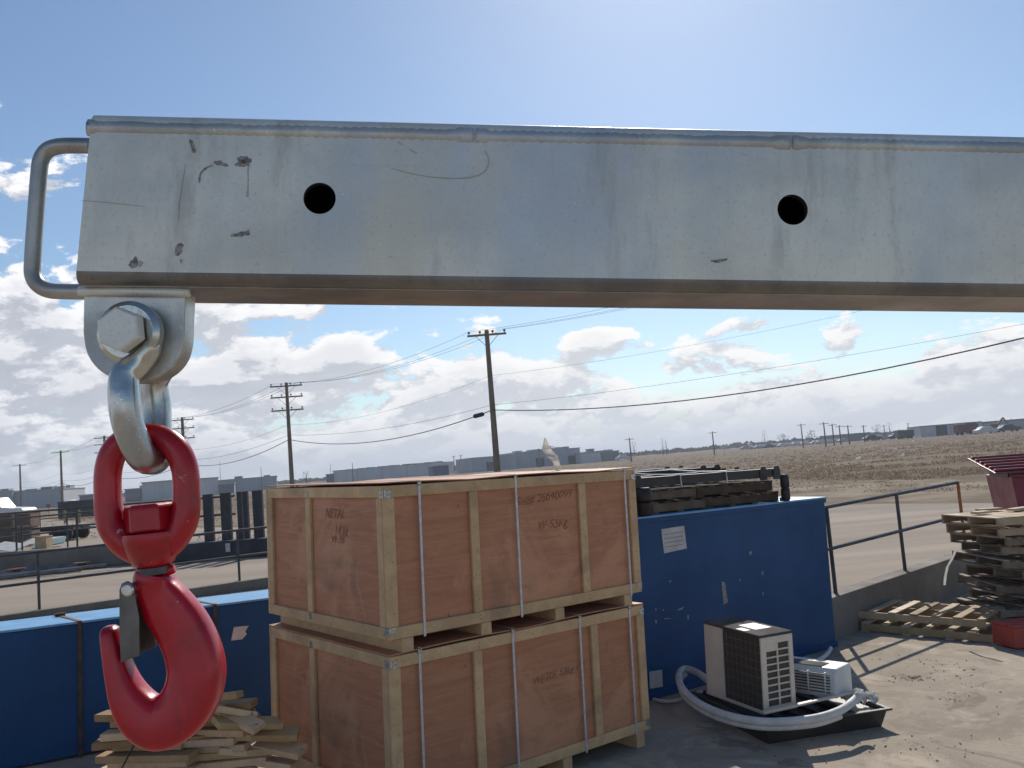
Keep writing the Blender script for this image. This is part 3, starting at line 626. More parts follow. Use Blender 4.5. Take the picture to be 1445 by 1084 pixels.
# black tray
T1, T2, T3 = Yd(960, 1000, 0), Yd(1090, 1052, 0), Yd(1254, 1026, 0)
ht = atan2(T3.y-T2.y, T3.x-T2.x); u = Vector((cos(ht), sin(ht), 0)); v_ = Vector((-sin(ht), cos(ht), 0))
Ltx = (T3-T2).length; Wt = abs((T1-T2).dot(v_)); ov = (T1-T2).dot(u)
tr = thing('drip_tray', 'black plastic tray under the discarded air conditioner', 'tray', yard_matrix(T2+u*min(0, ov*.3), ht, 0))
TL = Ltx-min(0, ov*.3); TW = max(.9, min(1.25, Wt))
mb = MB(); hT = .17; w = .03
o_ = [(0, 0), (TL, 0), (TL, TW), (0, TW)]
def ring_(z, e): return [(-e, -e, z), (TL+e, -e, z), (TL+e, TW+e, z), (-e, TW+e, z)]
lv_ = [ring_(.0, -.04), ring_(hT-.02, 0), ring_(hT-.02, .035), ring_(hT, .035), ring_(hT, -.025), ring_(.04, -.065)]
vs = [p for r_ in lv_ for p in r_]; fs = [(3, 2, 1, 0), (20, 21, 22, 23)]
for k in range(5):
    for j in range(4): fs.append((k*4+j, k*4+(j+1) % 4, (k+1)*4+(j+1) % 4, (k+1)*4+j))
mb.add(vs, fs).build('tray_shell', m_tray, tr, bevel=.008)
mb = MB()
for k in range(1, 6): mb.span((TL*k/6-.012, .05, .041), (TL*k/6+.012, TW-.05, .075))
mb.build('tray_ribs', m_tray, tr, bevel=.004)
MB().span((TL*.80, .04, hT*.72), (TL*.97, TW*.6, hT*.80)).build('tray_ledge', M('grey_plastic', (.28, .28, .27), rough=.6, bump=.05), tr, bevel=.004)
# indoor unit, half hidden behind the louvre side
I1, I2, I3 = Yd(1122, 977, .24), Yd(1168, 984, .24), Yd(1203, 966, .24)
hi_ = atan2((I2-I1).y, (I2-I1).x); 
iu = thing('indoor_unit', 'small white indoor air conditioner unit lying behind the beige one', 'air conditioner', yard_matrix(I1-Vector((cos(hi_), sin(hi_), 0))*.25, hi_, .235))
Li = (I2-I1).length+.33; Di = .36; Hi = .26
prof = [(0, 0, 0), (0, Di, 0), (0, Di, Hi-.02), (0, Di-.03, Hi), (0, .05, Hi), (0, .012, Hi-.05), (0, -.02, .06)]
MB().prism(prof, (Li, 0, 0)).build('housing', m_white, iu, bevel=.012)
for k in range(7):
    z = .05+k*.026
    MB().span((.04, -.030+.005*k*.5, z), (Li-.05, -.004, z+.009)).build('louvre', m_coil, iu)
for k in range(4):
    MB().span((.06+k*(Li-.12)/3.2, -.034, .04), (.07+k*(Li-.12)/3.2, -.004, .23)).build('louvre_divider', m_white, iu)
MB().span((.1, .06, Hi+.001), (Li-.15, .22, Hi+.006)).build('top_grille', m_actop, iu)
# strip of beige trim propped over the tray
pa, pb_ = Yd(1076, 1006, .24), Yd(1216, 974, .27)
tag(MB().beam(pa, pb_, .05, .018).build('trim_strip', m_beige, bevel=.003), 'long beige trim strip leaning from the tray across the indoor unit', 'trim strip')
# hoses
def hose(pts, r, label, mat=m_hose, n=10, name='hose'):
    P = smooth_path([tuple(p) for p in pts], 8)
    return tag(MB().tube(P, r, n).build(name, mat, smooth='all'), label, 'hose', 'white insulated hoses')
hp_ = [(1004, 965, .26), (985, 950, .27), (966, 944, .28), (958, 953, .27), (963, 972, .26), (985, 992, .25), (1020, 1008, .24), (1060, 1017, .23), (1100, 1019, .23), (1150, 1014, .24), (1185, 1003, .26), (1206, 988, .29), (1212, 980, .33)]
hose([Yd(*p) for p in hp_], .036, 'thick white insulated hose looping round the front of the tray')
hose([Yd(x+1, y+8, h-.05) for x, y, h in hp_[2:11]], .026, 'thinner white hose running under the thick looped one')
hose([Yd(*p) for p in [(922, 987, .03), (940, 990, .03), (960, 987, .04), (978, 980, .12), (990, 976, .2)]], .018, 'thin pale hose on the ground by the foot of the blue tank')
hose([Yd(*p) for p in [(1110, 955, .1), (1130, 945, .08), (1150, 935, .06), (1166, 924, .05), (1172, 915, .05)]], .028, 'bluish white hose trailing off behind the indoor unit')
mb = MB(); bp = Yd(1213, 985, .22); gn = 14
vs = []
for i in range(gn):
    for j in range(gn):
        u_, v2 = i/(gn-1)-.5, j/(gn-1)-.5; q = noise.noise_vector(Vector((u_*7, v2*7, 3)))
        vs.append(bp+Vector((u_*.30+q.x*.07, v2*.22+q.y*.07, .05+q.z*.09-.12*(abs(u_)+abs(v2))*.5)))
mb.add(vs, [(i*gn+j, i*gn+j+1, (i+1)*gn+j+1, (i+1)*gn+j) for i in range(gn-1) for j in range(gn-1)])
tag(mb.build('plastic_wrap', m_film), 'crumpled white plastic wrap on the right end of the black tray', 'plastic wrap')

# ================================================================== RED CORNER AND MAROON DUMPSTER
m_red2 = M('red_primer', (.45, .06, .04), (.34, .045, .03), scale=4, rough=.5, bump=.1, spots=(.4, .2, .15), sscale=9, sthr=.7)
e1 = Yd(1420, 919, 0)+Vector((.12, 0, 0))
rs = thing('red_skid', 'red painted steel skid at the bottom right edge beside the flat pallets', 'skid', yard_matrix(e1, radians(12), 0))
for k in range(3): MB().span((0, k*.135, .26), (1.6, k*.135+.122, .29)).build('slat', m_red2, rs, bevel=.006)
MB().span((0, .0, .02), (.30, .38, .258)).build('leg_block', m_red2, rs, bevel=.01)
MB().span((1.2, .0, .02), (1.5, .38, .258)).build('leg_block', m_red2, rs, bevel=.01)
MB().span((.302, .03, .16), (1.198, .35, .257)).build('centre_beam', m_red2, rs, bevel=.008)
m_mar = M('maroon_paint', (.22, .016, .045), (.16, .013, .034), scale=2, rough=.45, bump=.1, spots=(.3, .2, .18), sscale=8, sthr=.73)
dp = V(1408, 733, 17.0)
du = thing('dumpster', 'maroon steel dumpster with ribbed sloping lid beyond the pallet stack', 'dumpster', flat_matrix((9.5, 17.0, PZ), radians(-14)))
z_top = V(1405, 676, 17.0).z-PZ
MB().prism([(0, 0, 0), (0, 1.7, 0), (-.1, 1.8, z_top), (-.1, -.05, z_top)], (2.6, 0, 0)).build('body', m_mar, du, bevel=.015)
MB().span((-.13, -.09, z_top+.001), (2.55, -.052, z_top+.06)).build('rim', m_mar, du, bevel=.006)
mb = MB(); lz0, lz1 = z_top+.09, z_top+.36
mb.prism([(-.42, -.22, lz0), (-.52, 1.3, lz1), (-.52, 1.3, lz1+.03), (-.42, -.22, lz0+.03)], (3.2, 0, 0))
mb.build('lid', m_mar, du, bevel=.006)
for k in range(6):
    f = (k+.5)/6; y = -.22+1.52*f; x = -.42-.1*f; z = lz0+.27*f
    MB().span((x+.03, y-.04, z+.032), (x+3.1, y+.04, z+.075)).build('lid_rib', m_mar, du, bevel=.012)
MB().span((-.1, 0.2, z_top-.02), (-.06, 1.5, lz0+.1)).span((.0, .2, z_top+.0), (2.5, 1.6, lz0+.02)).build('lid_support', m_blk, du)

# ================================================================== STEEL POST RACK, PIPES (beyond the left railing)
m_post = M('dark_blue_steel', (.028, .034, .05), (.02, .024, .035), scale=3, rough=.55, metal=.3, bump=.15, bscale=30)
ra, rb2 = L(232, 795), L(385, 784); hr = atan2(rb2.y-ra.y, rb2.x-ra.x)
rk = thing('post_rack', 'dark steel rack with a row of upright posts beyond the left railing', 'rack', flat_matrix((ra.x, ra.y, PZ), hr))
RL = (rb2-ra).length
MB().span((-.6, 0, .02), (RL+1.5, .8, .52)).build('base', m_post, rk, bevel=.02)
def rack_x(px):
    o = rk.matrix_world.inverted() @ CAM; dd = rk.matrix_world.inverted().to_3x3() @ ray(px, 740); return (o+dd*(.4-o.y)/dd.y).x
for px in (292, 298.5, 316.5, 324, 340, 348.5, 362, 369):
    x = rack_x(px)
    MB().span((x-.07, .34, .522), (x+.07, .355, 1.93)).span((x-.07, .357, .522), (x-.055, .46, 1.93)).span((x+.055, .357, .522), (x+.07, .46, 1.93)).build('upright_post', m_post, rk)
x = rack_x(328); MB().span((x-.07, -.012, .2), (x+.07, -.001, .45)).build('paper_tag', m_paper, rk)
m_pipe = M('pipe_grey', (.20, .20, .21), (.12, .12, .13), scale=4, rough=.5, metal=.5)
for i, (x0_, y0_, x1_, y1_, r_) in enumerate([(-60, 815, 142, 794, .07), (-50, 818, 150, 798, .06), (-60, 822, 115, 803, .07), (-40, 812, 128, 791, .05)]):
    a, b = L(x0_, y0_, PZ+r_), L(x1_, y1_, PZ+r_)
    tag(MB().tube([a, b], r_, 10).build('steel_pipe', m_pipe, smooth=True), ['thick front pipe of the bundle, reaching far right', 'thin middle pipe of the bundle, longest to the right', 'nearest thick pipe of the bundle, ending at the rusty flange', 'thin rear pipe of the bundle against the concrete barrier'][i], 'pipe', 'pipes lying in a bundle')
for px, py, lb in [(23, 812, 'rusty cable reel lying at the left by the pipes'), (116, 803, 'rusty round flange at the right end of the pipes')]:
    p = L(px, py)
    tag(MB().lathe((p.x, p.y, p.z), (0, 0, 1), [(0, .22), (.03, .25), (.05, .12), (.16, .12), (.18, .25), (.2, .25)], 16).build('cable_reel' if px < 50 else 'pipe_flange', m_rust if 0 else M('rust_brown', (.13, .06, .04), rough=.85), smooth=True), lb, 'reel' if px < 50 else 'flange')

# ================================================================== FAR LEFT YARD: crates, pickup, trailer, dumpster, bollards
m_dw = M('old_crate_wood', (.16, .10, .065), (.11, .07, .045), scale=2, rough=.85)
def small_crate(px, py, w, d, h, z, label, Yx=None):
    p = L(px, py) if Yx is None else Yx
    t = thing('packing_crate', label, 'crate', flat_matrix((p.x, p.y, z), radians(8)), 'old crates stacked at the far left')
    MB().span((0, 0, .06), (w, d, h)).build('body', m_dw, t)
    mb = MB()
    for x in (0, w-.08): mb.span((x, -.03, .06), (x+.08, -.002, h))
    mb.span((.082, -.028, h-.1), (w-.082, -.002, h)).span((.082, -.028, .06), (w-.082, -.002, .15))
    mb.build('batten_frame', m_pal2, t); MB().span((.05, 0, 0), (w-.05, d, .058)).build('skid', m_dw, t)
    MB().span((-.05, -.05, h+.001), (w+.05, d+.05, h+.03)).build('lid', m_pal, t)
pc3 = L(-22, 775); s_ = 33/1240*pc3.y
for k, (dx, w_, z) in enumerate([(0, 1.35, 0), (1.45, .85, 0), (0, 1.35, .85), (1.45, .85, .85)]):
    small_crate(0, 0, w_, 1.0, .8, PZ+z, ['brown crate in the lower left of the far left stack', 'brown crate low in the far left stack, next to the pickup', 'upper brown crate at the far left picture edge', 'upper brown crate before the white pickup cab'][k], Vector((pc3.x+dx, pc3.y, 0)))
m_wtruck = M('white_paint', (.70, .70, .70), (.62, .62, .62), scale=2, rough=.35, bump=0, coat=.3)
m_glass = M('dark_glass', (.05, .06, .07), rough=.12, bump=0); m_tyre = M('tyre_rubber', (.02, .02, .02), rough=.85)
def vehicle(name, label, cat, p, hdg, prof, w, paint, wheels, glass, group=None, wr=.36):
    t = thing(name, label, cat, flat_matrix(p, hdg), group)
    MB().prism([(x, 0, z) for x, z in prof], (0, w, 0)).build('body', paint, t, bevel=.05)
    for x in wheels:
        for y in (-.02, w-.2):
            wv = MB().lathe((x, y, wr), (0, 1, 0), [(0, wr*.8), (.03, wr), (.19, wr), (.22, wr*.8)], 16).build('wheel', m_tyre, t, smooth=True)
    for g in glass:
        MB().prism([(x, -.008, z) for x, z in g], (0, w+.016, 0)).build('window', m_glass, t)
    return t
pk_prof = [(0, .45), (0, 1.02), (1.9, 1.05), (2.0, 1.75), (2.25, 1.88), (3.3, 1.88), (3.85, 1.18), (5.2, 1.05), (5.35, .9), (5.35, .45)]
pp = L(-75, 747); pk_prof = [(x*1.5, z*1.45) for x, z in pk_prof]
vehicle('pickup_truck', 'white pickup truck parked behind the brown crates at the far left', 'pickup truck', (pp.x, pp.y, PZ), radians(-3), pk_prof, 2.4, m_wtruck, (1.65, 6.5), [[(x*1.5, z*1.45) for x, z in g] for g in [[(2.2, 1.2), (2.28, 1.72), (2.95, 1.72), (2.95, 1.2)], [(3.03, 1.2), (3.03, 1.72), (3.25, 1.72), (3.62, 1.2)]]], wr=.5)
# bring in the flatbed trailer
ta = L(40, 768); tbk = thing('flatbed_trailer', 'low dark flatbed trailer standing between the railings', 'trailer', flat_matrix((ta.x, ta.y, PZ), radians(3)))
tlw = 62/1240*ta.y
MB().span((0, 0, .55), (tlw, 1.9, .72)).build('deck', m_post, tbk, bevel=.01)
for x in (tlw*.62, tlw*.84):
    for y in (-.12, 1.8): MB().lathe((x, y, .34), (0, 1, 0), [(0, .28), (.03, .34), (.2, .34), (.23, .28)], 14).build('wheel', m_tyre, tbk, smooth=True)
MB().beam((tlw+.001, .95, .6), (tlw+1.3, .95, .5), .12, .1).build('drawbar', m_post, tbk)
# scrap sheets
r4 = random.Random(9); m_sh = M('scrap_white', (.6, .6, .58), rough=.6); m_shg = M('scrap_green', (.25, .36, .34), rough=.5)
for i, (px, py, w, lb, mt) in enumerate([(48, 770, 1.2, 'white scrap board leaning before the trailer', m_sh), (70, 772, 1.3, 'pale green scrap sheet lying before the trailer', m_shg), (60, 766, .9, 'tan scrap board beside the trailer wheel', m_pal3), (12, 778, 1.6, 'large white sheet lying before the far left crates', m_sh), (76, 768, .7, 'small white scrap sheet right of the green one', m_sh)]):
    p = L(px, py); o = MB().box((0, 0, 0), (w, .9, .05), Matrix.Rotation(r4.uniform(-.15, .15), 3, 'Y')).build('scrap_sheet', mt, base=False)
    o.location = (p.x, p.y, PZ+.2); o.rotation_euler = (.25, 0, r4.uniform(-.5, .5)); tag(o, lb, 'scrap sheet', 'scrap sheets on the far left ground')
for (px, py, w, h, d_, lb) in [(62, 775, .5, .55, .5, 'small pale box on the ground before the trailer')]:
    p = L(px, py); o = MB().span((0, 0, 0), (w, d_, h)).span((-.02, -.02, h+.001), (w+.02, d_+.02, h+.03)).build('carton', m_pal3); o.location = (p.x, p.y, PZ); tag(o, lb, 'box')
dd_ = L(82, 734); dm = thing('waste_container', 'black waste container behind two yellow bollards at the far left', 'container', flat_matrix((dd_.x, dd_.y, PZ), radians(5)))
wd = 48/1240*dd_.y; hd_ = 24/1240*dd_.y
m_dkc = M('container_black', (.022, .025, .032), (.03, .033, .04), rough=.6, scale=.8)
MB().span((0, 0, .1), (wd, 2.2, hd_)).build('body', m_dkc, dm, bevel=.03)
for k in range(9): MB().span((wd*k/9+.05, -.05, .15), (wd*k/9+.15, -.001, hd_-.15)).build('side_rib', m_dkc, dm)
MB().span((-.05, -.06, hd_+.001), (wd+.05, 2.25, hd_+.08)).build('rim', m_dkc, dm)
for px in (92, 112):
    p = L(px, 738); t = MB().lathe(p, (0, 0, 1), [(0, .12), (1.0, .12), (1.08, .09), (1.1, .02)], 12).build('bollard', M('bollard_yellow', (.30, .22, .06), rough=.6), smooth=True)
    tag(t, ('left' if px < 100 else 'right')+' one of two yellow bollards before the black waste container', 'bollard', 'yellow bollards')
p = L(69, 726); sg = thing('warning_sign', 'small red and white sign on a post by the far left field', 'sign', flat_matrix(p))
MB().tube([(0, 0, 0), (0, 0, 1.3)], .04, 6).build('post', m_rail, sg); MB().span((-.3, -.05, 1.0), (.3, -.042, 1.5)).build('board', M('sign_red', (.4, .05, .04), rough=.5), sg)

# ================================================================== POLES AND WIRES
m_pole = M('pole_wood', (.24, .185, .135), (.17, .13, .095), scale=3, rough=.9, bump=.3, bscale=20, st=(1, 1, .2))
m_ins = M('insulator', (.08, .07, .065), rough=.4, bump=0); m_wire = M('wire_black', (.02, .02, .022), rough=.6, bump=0)
PT = 11.55
def utility_pole(p, label, H=11.1, arms=((0, 2.5),), r=.16, ins=True, heading=0, group='wooden utility poles', lean=0, brace=True):
    t = thing('utility_pole', label, 'utility pole', flat_matrix((p[0], p[1], PZ), heading) @ Matrix.Rotation(lean, 4, 'Y'), group)
    MB().tube([(0, 0, 0), (0, 0, H*.5), (0, 0, H)], [r*1.15, r*.95, r*.72], 10).build('shaft', m_pole, t, smooth=True)
    for (dz, w) in arms:
        z = H-.35-dz
        MB().box((0, -r-.05, z), (w, .10, .13)).build('crossarm', m_pole, t, bevel=.01)
        if ins:
            for x in (-w/2+.12, -.45, .4, w/2-.12):
                MB().lathe((x, -r-.05, z+.066), (0, 0, 1), [(0, .03), (.08, .03), (.1, .08), (.17, .09), (.22, .05)], 8).build('insulator', m_ins, t, smooth=True)
        if brace:
            for s in (-1, 1):
                MB().beam((s*w*.28, -r-.06, z-.07), (s*.04, -r-.02, z-.8), .03, .03).build('brace', m_pole, t)
    return t
poles = []
for (px, ytop, D) in [(0, 0, 0), (686.5, 466, 58), (404, 540, 83), (257, 589, 110), (147, 615, 140), (85.5, 636, 170), (28, 655, 212)]:
    if D == 0: poles.append(Vector((22.5, 33.0, 0))); continue
    t = V(px, ytop, D); poles.append(Vector((t.x, t.y, t.z)))
Hs = [11.2]+[p.z-PZ for p in poles[1:]]
print('pole heights', Hs, [tuple(p) for p in poles])
plab = ['wooden utility pole nearest, outside the right of the view', 'tallest wooden utility pole behind the upper crate, single crossarm', 'wooden utility pole left of the crates with three crossarms', 'utility pole half hidden behind the red swivel eye, three crossarms',
        'utility pole hidden behind the shackle, left crossarm end showing', 'bare crossarm pole above the black waste container', 'leftmost small utility pole above the far left buildings']
for i, p in enumerate(poles):
    nx = poles[min(i+1, 6)]; pv = poles[max(i-1, 0)]; dline = atan2(nx.y-pv.y, nx.x-pv.x)
    arms = ((0, 2.6),) if i in (0, 1) else (((0, 3.0), (1.05, 3.0), (2.3, 3.0)) if i in (2, 3, 4) else ((0, 3.4),))
    utility_pole(p, plab[i], Hs[i], arms, r=.20 if i < 3 else .24, heading=0 if i < 2 else .1, ins=i < 4, lean=0, brace=i < 4)
def strand(name, label, att, r, sag, cat='power line', mat=m_wire, group='overhead lines'):
    P = []
    for i in range(len(att)-1):
        a, b = att[i], att[i+1]; n_ = 16; s_ = sag[i] if isinstance(sag, (list, tuple)) else sag
        for k in range(n_ + (1 if i == len(att)-2 else 0)):
            t = k/n_; q = a.lerp(b, t); q.z -= 4*s_*t*(1-t); P.append(q)
    rr = [.75*r*max(.6, min(1.8, (p.y/55))) if r < .03 else r for p in P]
    return tag(MB().tube(P, rr if r < .03 else r, 6).build(name, mat, smooth='all'), label, cat, group)
def att(dx, z_from_top=None, z=None, idx=range(7)):
    out = []
    for i in idx:
        p = poles[i]; zz = (PZ+Hs[i]-z_from_top) if z_from_top is not None else z[i] if isinstance(z, (list, tuple)) else z
        out.append(Vector((p.x+dx, p.y-.2, zz)))
    return out
for dx, lb in [(-1.15, 'thin overhead line on the left end of the top crossarms'), (.4, 'thin overhead line beside the pole tops'), (1.15, 'thin overhead line on the right end of the top crossarms')]:
    strand('power_line', lb, att(dx, .06), .011, [.7, .9, .7, .7, .7, .7])
zm = V(688, 531, 58).z
strand('power_line', 'single thin line strung midway between crossarm and cables', att(.0, z=[zm+.2, zm, zm-.6, zm-1, zm-1, zm-1, zm-1]), .009, [.5, .8, .6, .6, .6, .6])
zn = V(692, 572, 58).z; zc = V(694, 579, 58).z
strand('power_line', 'thin neutral line just above the thick black cable', att(.0, z=[zn+.1, zn, V(407, 614, 83).z, zn-.3, zn-.3, zn-.3, zn-.3]), .013, [.35, .6, .6, .6, .6, .6])
strand('telephone_cable', 'thick black sagging cable, lowest line on the poles', att(.0, z=[zc+.1, zc, V(408, 620.5, 83).z, zc-.5, zc-.5, zc-.5, zc-.5]), .032, [1.05, 1.15, 1.0, 1.0, 1.0, 1.0], 'cable')
a = V(668, 588, 59.0); b = V(683, 584, 58.6)
tag(MB().tube([a, a.lerp(b, .1), a.lerp(b, .9), b], [.06, .15, .15, .06], 8).build('splice_case', m_wire, smooth=True), 'black splice case hanging on the thick cable left of the tallest pole', 'splice case')
# small far poles
fp = [(888, 618, 652), (1005, 609, 642), (1130, 598, 632), (1162, 596, 631), (1174, 598, 629), (1184, 600, 628), (1196, 600, 627), (1218, 600, 624), (1247, 600, 620), (1281, 597, 616), (777, 629, 658), (760, 633, 660), (640, 643, 662), (650, 642, 662), (497, 653, 684), (466, 655, 676), (368, 659, 692), (310, 652, 684), (90, 680, 706), (1427, 590, 604)]
fl = ['far pole right of the plastic flap, alone in the field', 'lone far pole above the steel frames', 'leftmost and tallest of the far pole cluster at right', 'far pole with wide crossarm in the right cluster', 'third pole of the far cluster at right', 'fourth pole of the far cluster at right', 'fifth pole of the far cluster at right', 'small far pole before the low right sheds', 'small far pole midway to the long right warehouse', 'small far pole by the left end of the long right warehouse',
      'thin pole before the middle of the central grey building', 'thin pole before the left half of the central grey building', 'thin pole left of the central building, left of a pair', 'thin pole left of the central building, right of a pair', 'thin mast before the long white shed', 'thin mast at the left end of the long white shed', 'thin mast left of the crate top corner', 'very thin mast right of the red swivel eye', 'short mast beside the white tank at far left', 'thin mast by the white tent at far right']
for (x, y0_, y1_), lb in zip(fp, fl):
    hzn = 653-.08*(x-722); dpx = max(6.5, y1_-hzn); D = 2.15*1240/dpx; D = min(D, 330)
    t = V(x, y0_, D); g = V(x, y1_, D)
    arms = ((0, 2.2 if (y1_-y0_) > 25 else 1.6),) if lb.find('mast') < 0 else ()
    utility_pole(t, lb, t.z-PZ, arms, r=.17 if arms else .09, ins=False, group='small far poles', brace=False)

# ================================================================== FAR BUILDINGS
m_wg = M('wall_grey_blue', (.42, .44, .48), (.37, .39, .43), scale=.05, rough=.8, bump=.3, bscale=.8, st=(3, 3, .05))
m_wl = M('wall_pale', (.60, .60, .61), (.53, .53, .55), scale=.05, rough=.8, bump=.3, bscale=.8, st=(3, 3, .05))
m_wn = M('wall_navy', (.05, .09, .22), rough=.6, bump=0); m_rf = M('roof_pale', (.45, .46, .47), rough=.6, bump=0); m_win = M('door_dark', (.06, .065, .08), rough=.5, bump=0)
m_wd = M('wall_dark', (.26, .27, .29), (.22, .23, .25), scale=.1, rough=.8, bump=0); m_wt = M('tent_white', (.8, .8, .76), rough=.7, bump=0); m_mrn = M('trailer_maroon', (.16, .03, .04), rough=.6, bump=0)
def building(label, xa_, ya_, Da, xb, yb, Db, depth, mat, units=0, doors=0, roof=m_rf, cat='building', gable=0, name='warehouse', uy=1.0):
    wd_ = abs(xb-xa_)/1240*Da; Db = max(Da-.25*wd_, min(Da+.25*wd_, Db))
    a = V(xa_, ya_, Da); b = V(xb, yb, Db); h = (max(a.z, b.z)-PZ)*.90; hdg = atan2(b.y-a.y, b.x-a.x); Ln = sqrt((b.x-a.x)**2+(b.y-a.y)**2)
    t = thing(name, label, cat, flat_matrix((a.x, a.y, PZ), hdg))
    if gable:
        MB().prism([(0, 0, 0), (Ln, 0, 0), (Ln, 0, h-gable), (Ln/2, 0, h), (0, 0, h-gable)], (0, depth, 0)).build('wall', mat, t)
    else:
        MB().span((0, 0, 0), (Ln, depth, h)).build('wall', mat, t)
        MB().span((-.2, -.25, h+.002), (Ln+.2, depth+.2, h+.25)).build('roof', roof, t)
    r = random.Random(int(Ln*10))
    for k in range(units):
        x = Ln*(k+.5+r.uniform(-.25, .25))/units; w = r.uniform(1.6, 4)
        MB().span((x, depth*.3, h+.252), (min(Ln, x+w), depth*.5, h+.252+r.uniform(.3, .8)*uy)).build('rooftop_unit', m_wd if r.random() < .6 else m_rf, t)
    for k in range(doors):
        x = Ln*(k+.5+r.uniform(-.2, .2))/doors
        MB().span((x, -.08, 0), (x+3, -.01, 3.0)).build('door', m_win, t)
    # wall seams read as panels
    nn = int(Ln/8)
    for k in range(1, min(nn, 14)): MB().span((Ln*k/nn-.06, -.06, .2), (Ln*k/nn+.06, -.01, h-.3-gable)).build('downpipe', m_wd, t)
    return t
building('long grey blue warehouse behind the tallest pole, left section', 665, 645, 290, 727, 640.5, 300, 30, m_wg, 0, 1)
building('taller middle section of the central grey warehouse with rooftop boxes', 727.5, 637, 301, 818, 632, 315, 30, m_wg, 5, 2)
building('lower right section of the central grey warehouse', 819, 639, 300, 847, 637, 305, 20, m_wl, 1)
building('dark small end building right of the central warehouse', 848, 637, 310, 873, 635.5, 315, 20, m_wd, 2)
building('dark roof tower rising behind the central warehouse', 828, 633, 340, 838, 632, 340, 6, m_wd)
building('long pale shed left of the tallest pole', 470, 665.5, 330, 610, 652, 270, 25, m_wl, 9, 0, m_rf, uy=.5)
building('small navy shed at the left end of the pale shed', 460, 669, 330, 469.5, 668, 328, 10, m_wn)
building('navy shed at the right end of the pale shed', 610.8, 657, 272, 633, 656, 280, 10, m_wn)
building('pale grey block seen through the red swivel eye', 200, 679.5, 215, 243, 677, 205, 20, m_wl)
building('dark low building left of the block in the swivel eye', 176, 690, 220, 199, 688, 215, 12, m_wd, 2)
building('long low flat building with pale roof edge left of the crates', 275, 680, 260, 390, 670.5, 300, 30, m_wg, 3, 0)
building('dark low annex before the flat pale roofed building', 244, 688, 230, 330, 683, 250, 8, m_wd)
building('grey warehouse at the far left below the leftmost pole', 18, 692.5, 235, 89, 689, 250, 30, m_wg, 4)
building('grey shed at the left picture edge', -60, 696, 230, 17.5, 693.5, 234, 25, m_wg, 2)
building('dark low wall like shed right of the white tank', 112, 698.5, 190, 160, 696, 200, 10, m_wd)
building('long grey warehouse at the right with maroon trailer', 1298, 602, 260, 1384, 594, 230, 25, m_wl, 0, 2, m_wd)
building('low shed with pale roof left of the long right warehouse', 1263, 610.5, 320, 1296, 606.5, 330, 15, m_wg, 0, 0, m_rf)
building('low white roofed shed between the far right poles', 1188, 613.5, 330, 1228, 609.5, 340, 15, m_wd, 0, 0, m_rf)
building('white tent between the two right hand warehouses', 1389, 597, 270, 1421, 595, 270, 14, m_wt, gable=1.6, name='tent', cat='tent')
building('grey shed at the right picture edge', 1423, 592, 260, 1500, 586, 262, 20, m_wg, 0, 1, m_wd)
building('small pale hut right of the central warehouse', 1020, 628.5, 500, 1026, 628, 500, 6, m_wg)
p = V(100, 702, 180); tnk = MB().lathe((p.x, p.y, PZ), (0, 0, 1), [(0, 1.7), (.9, 1.7), (1.5, 1.3), (1.8, .5)], 20)
tag(tnk.build('storage_tank', m_wt, smooth=True), 'white domed storage tank right of the far left warehouse', 'tank')
# vehicles far away
car_prof = [(0, .3), (0, .8), (.6, .92), (1.2, 1.42), (2.7, 1.45), (3.3, .95), (4.3, .82), (4.4, .35)]
mc = [m_wtruck, M('car_silver', (.4, .41, .43), rough=.3, metal=.4, bump=0), M('car_dark', (.05, .05, .06), rough=.3, bump=0), M('car_red', (.25, .04, .03), rough=.3, bump=0)]
r5 = random.Random(33)
def tiny_car(px, D, mat, label, sc=1.0, grp='cars parked far across the field'):
    p = V(px, 640, D); mb = MB(); w = 1.8*sc
    mb.prism([(x*sc, 0, z*sc) for x, z in car_prof], (0, w, 0))
    for x in (.85, 3.5):
        for y in (-.02, w-.2): mb.lathe((x*sc, y, .33*sc), (0, 1, 0), [(0, .33*sc), (.2, .33*sc)], 10)
    mb.v = [Vector((p.x, p.y, PZ))+v for v in mb.v]
    tag(mb.build('parked_car', mat), label, 'car', grp)
for k in range(24):
    px = 1046+k*6.6+r5.uniform(-1.5, 1.5)
    tiny_car(px, 330+r5.uniform(-12, 12), mc[0 if r5.random() < .65 else r5.choice((1, 1, 2))], ['first', 'second', 'third', 'fourth', 'fifth', 'sixth', 'seventh', 'eighth', 'ninth', 'tenth', 'eleventh', 'twelfth', 'thirteenth', 'fourteenth', 'fifteenth', 'sixteenth', 'seventeenth', 'eighteenth', 'nineteenth', 'twentieth', 'twenty first', 'twenty second', 'twenty third', 'last'][k]+' car from the left in the distant horizon row', 1.0)
for px, D, c, lb in [(868, 280, 0, 'white car at the right end of the central warehouse'), (1222, 270, 2, 'dark pickup shaped car left of the low right sheds'), (1232, 272, 0, 'white car next to the dark one before the low right sheds'), (1259, 268, 2, 'dark car left of the black truck far right'),
                     (1383, 215, 0, 'white car at the right end of the long right warehouse'), (1414, 215, 2, 'dark car before the white tent')]:
    tiny_car(px, D, mc[c], lb, 1.25)
p = V(1268, 616, 250); vehicle('box_truck', 'black tipper truck with white cab left of the long right warehouse', 'truck', (p.x, p.y, PZ), 0, [(0, .6), (0, 2.6), (4.5, 2.4), (4.5, .6)], 2.3, mc[2], (1, 3.6), [], wr=.5)
p = V(1352, 612, 226); vehicle('box_trailer', 'maroon trailer parked before the long right warehouse', 'trailer', (p.x, p.y, PZ), 0, [(0, .7), (0, 2.7), (5.5, 2.7), (5.5, .7)], 2.3, m_mrn, (1, 4.4), [], wr=.45)
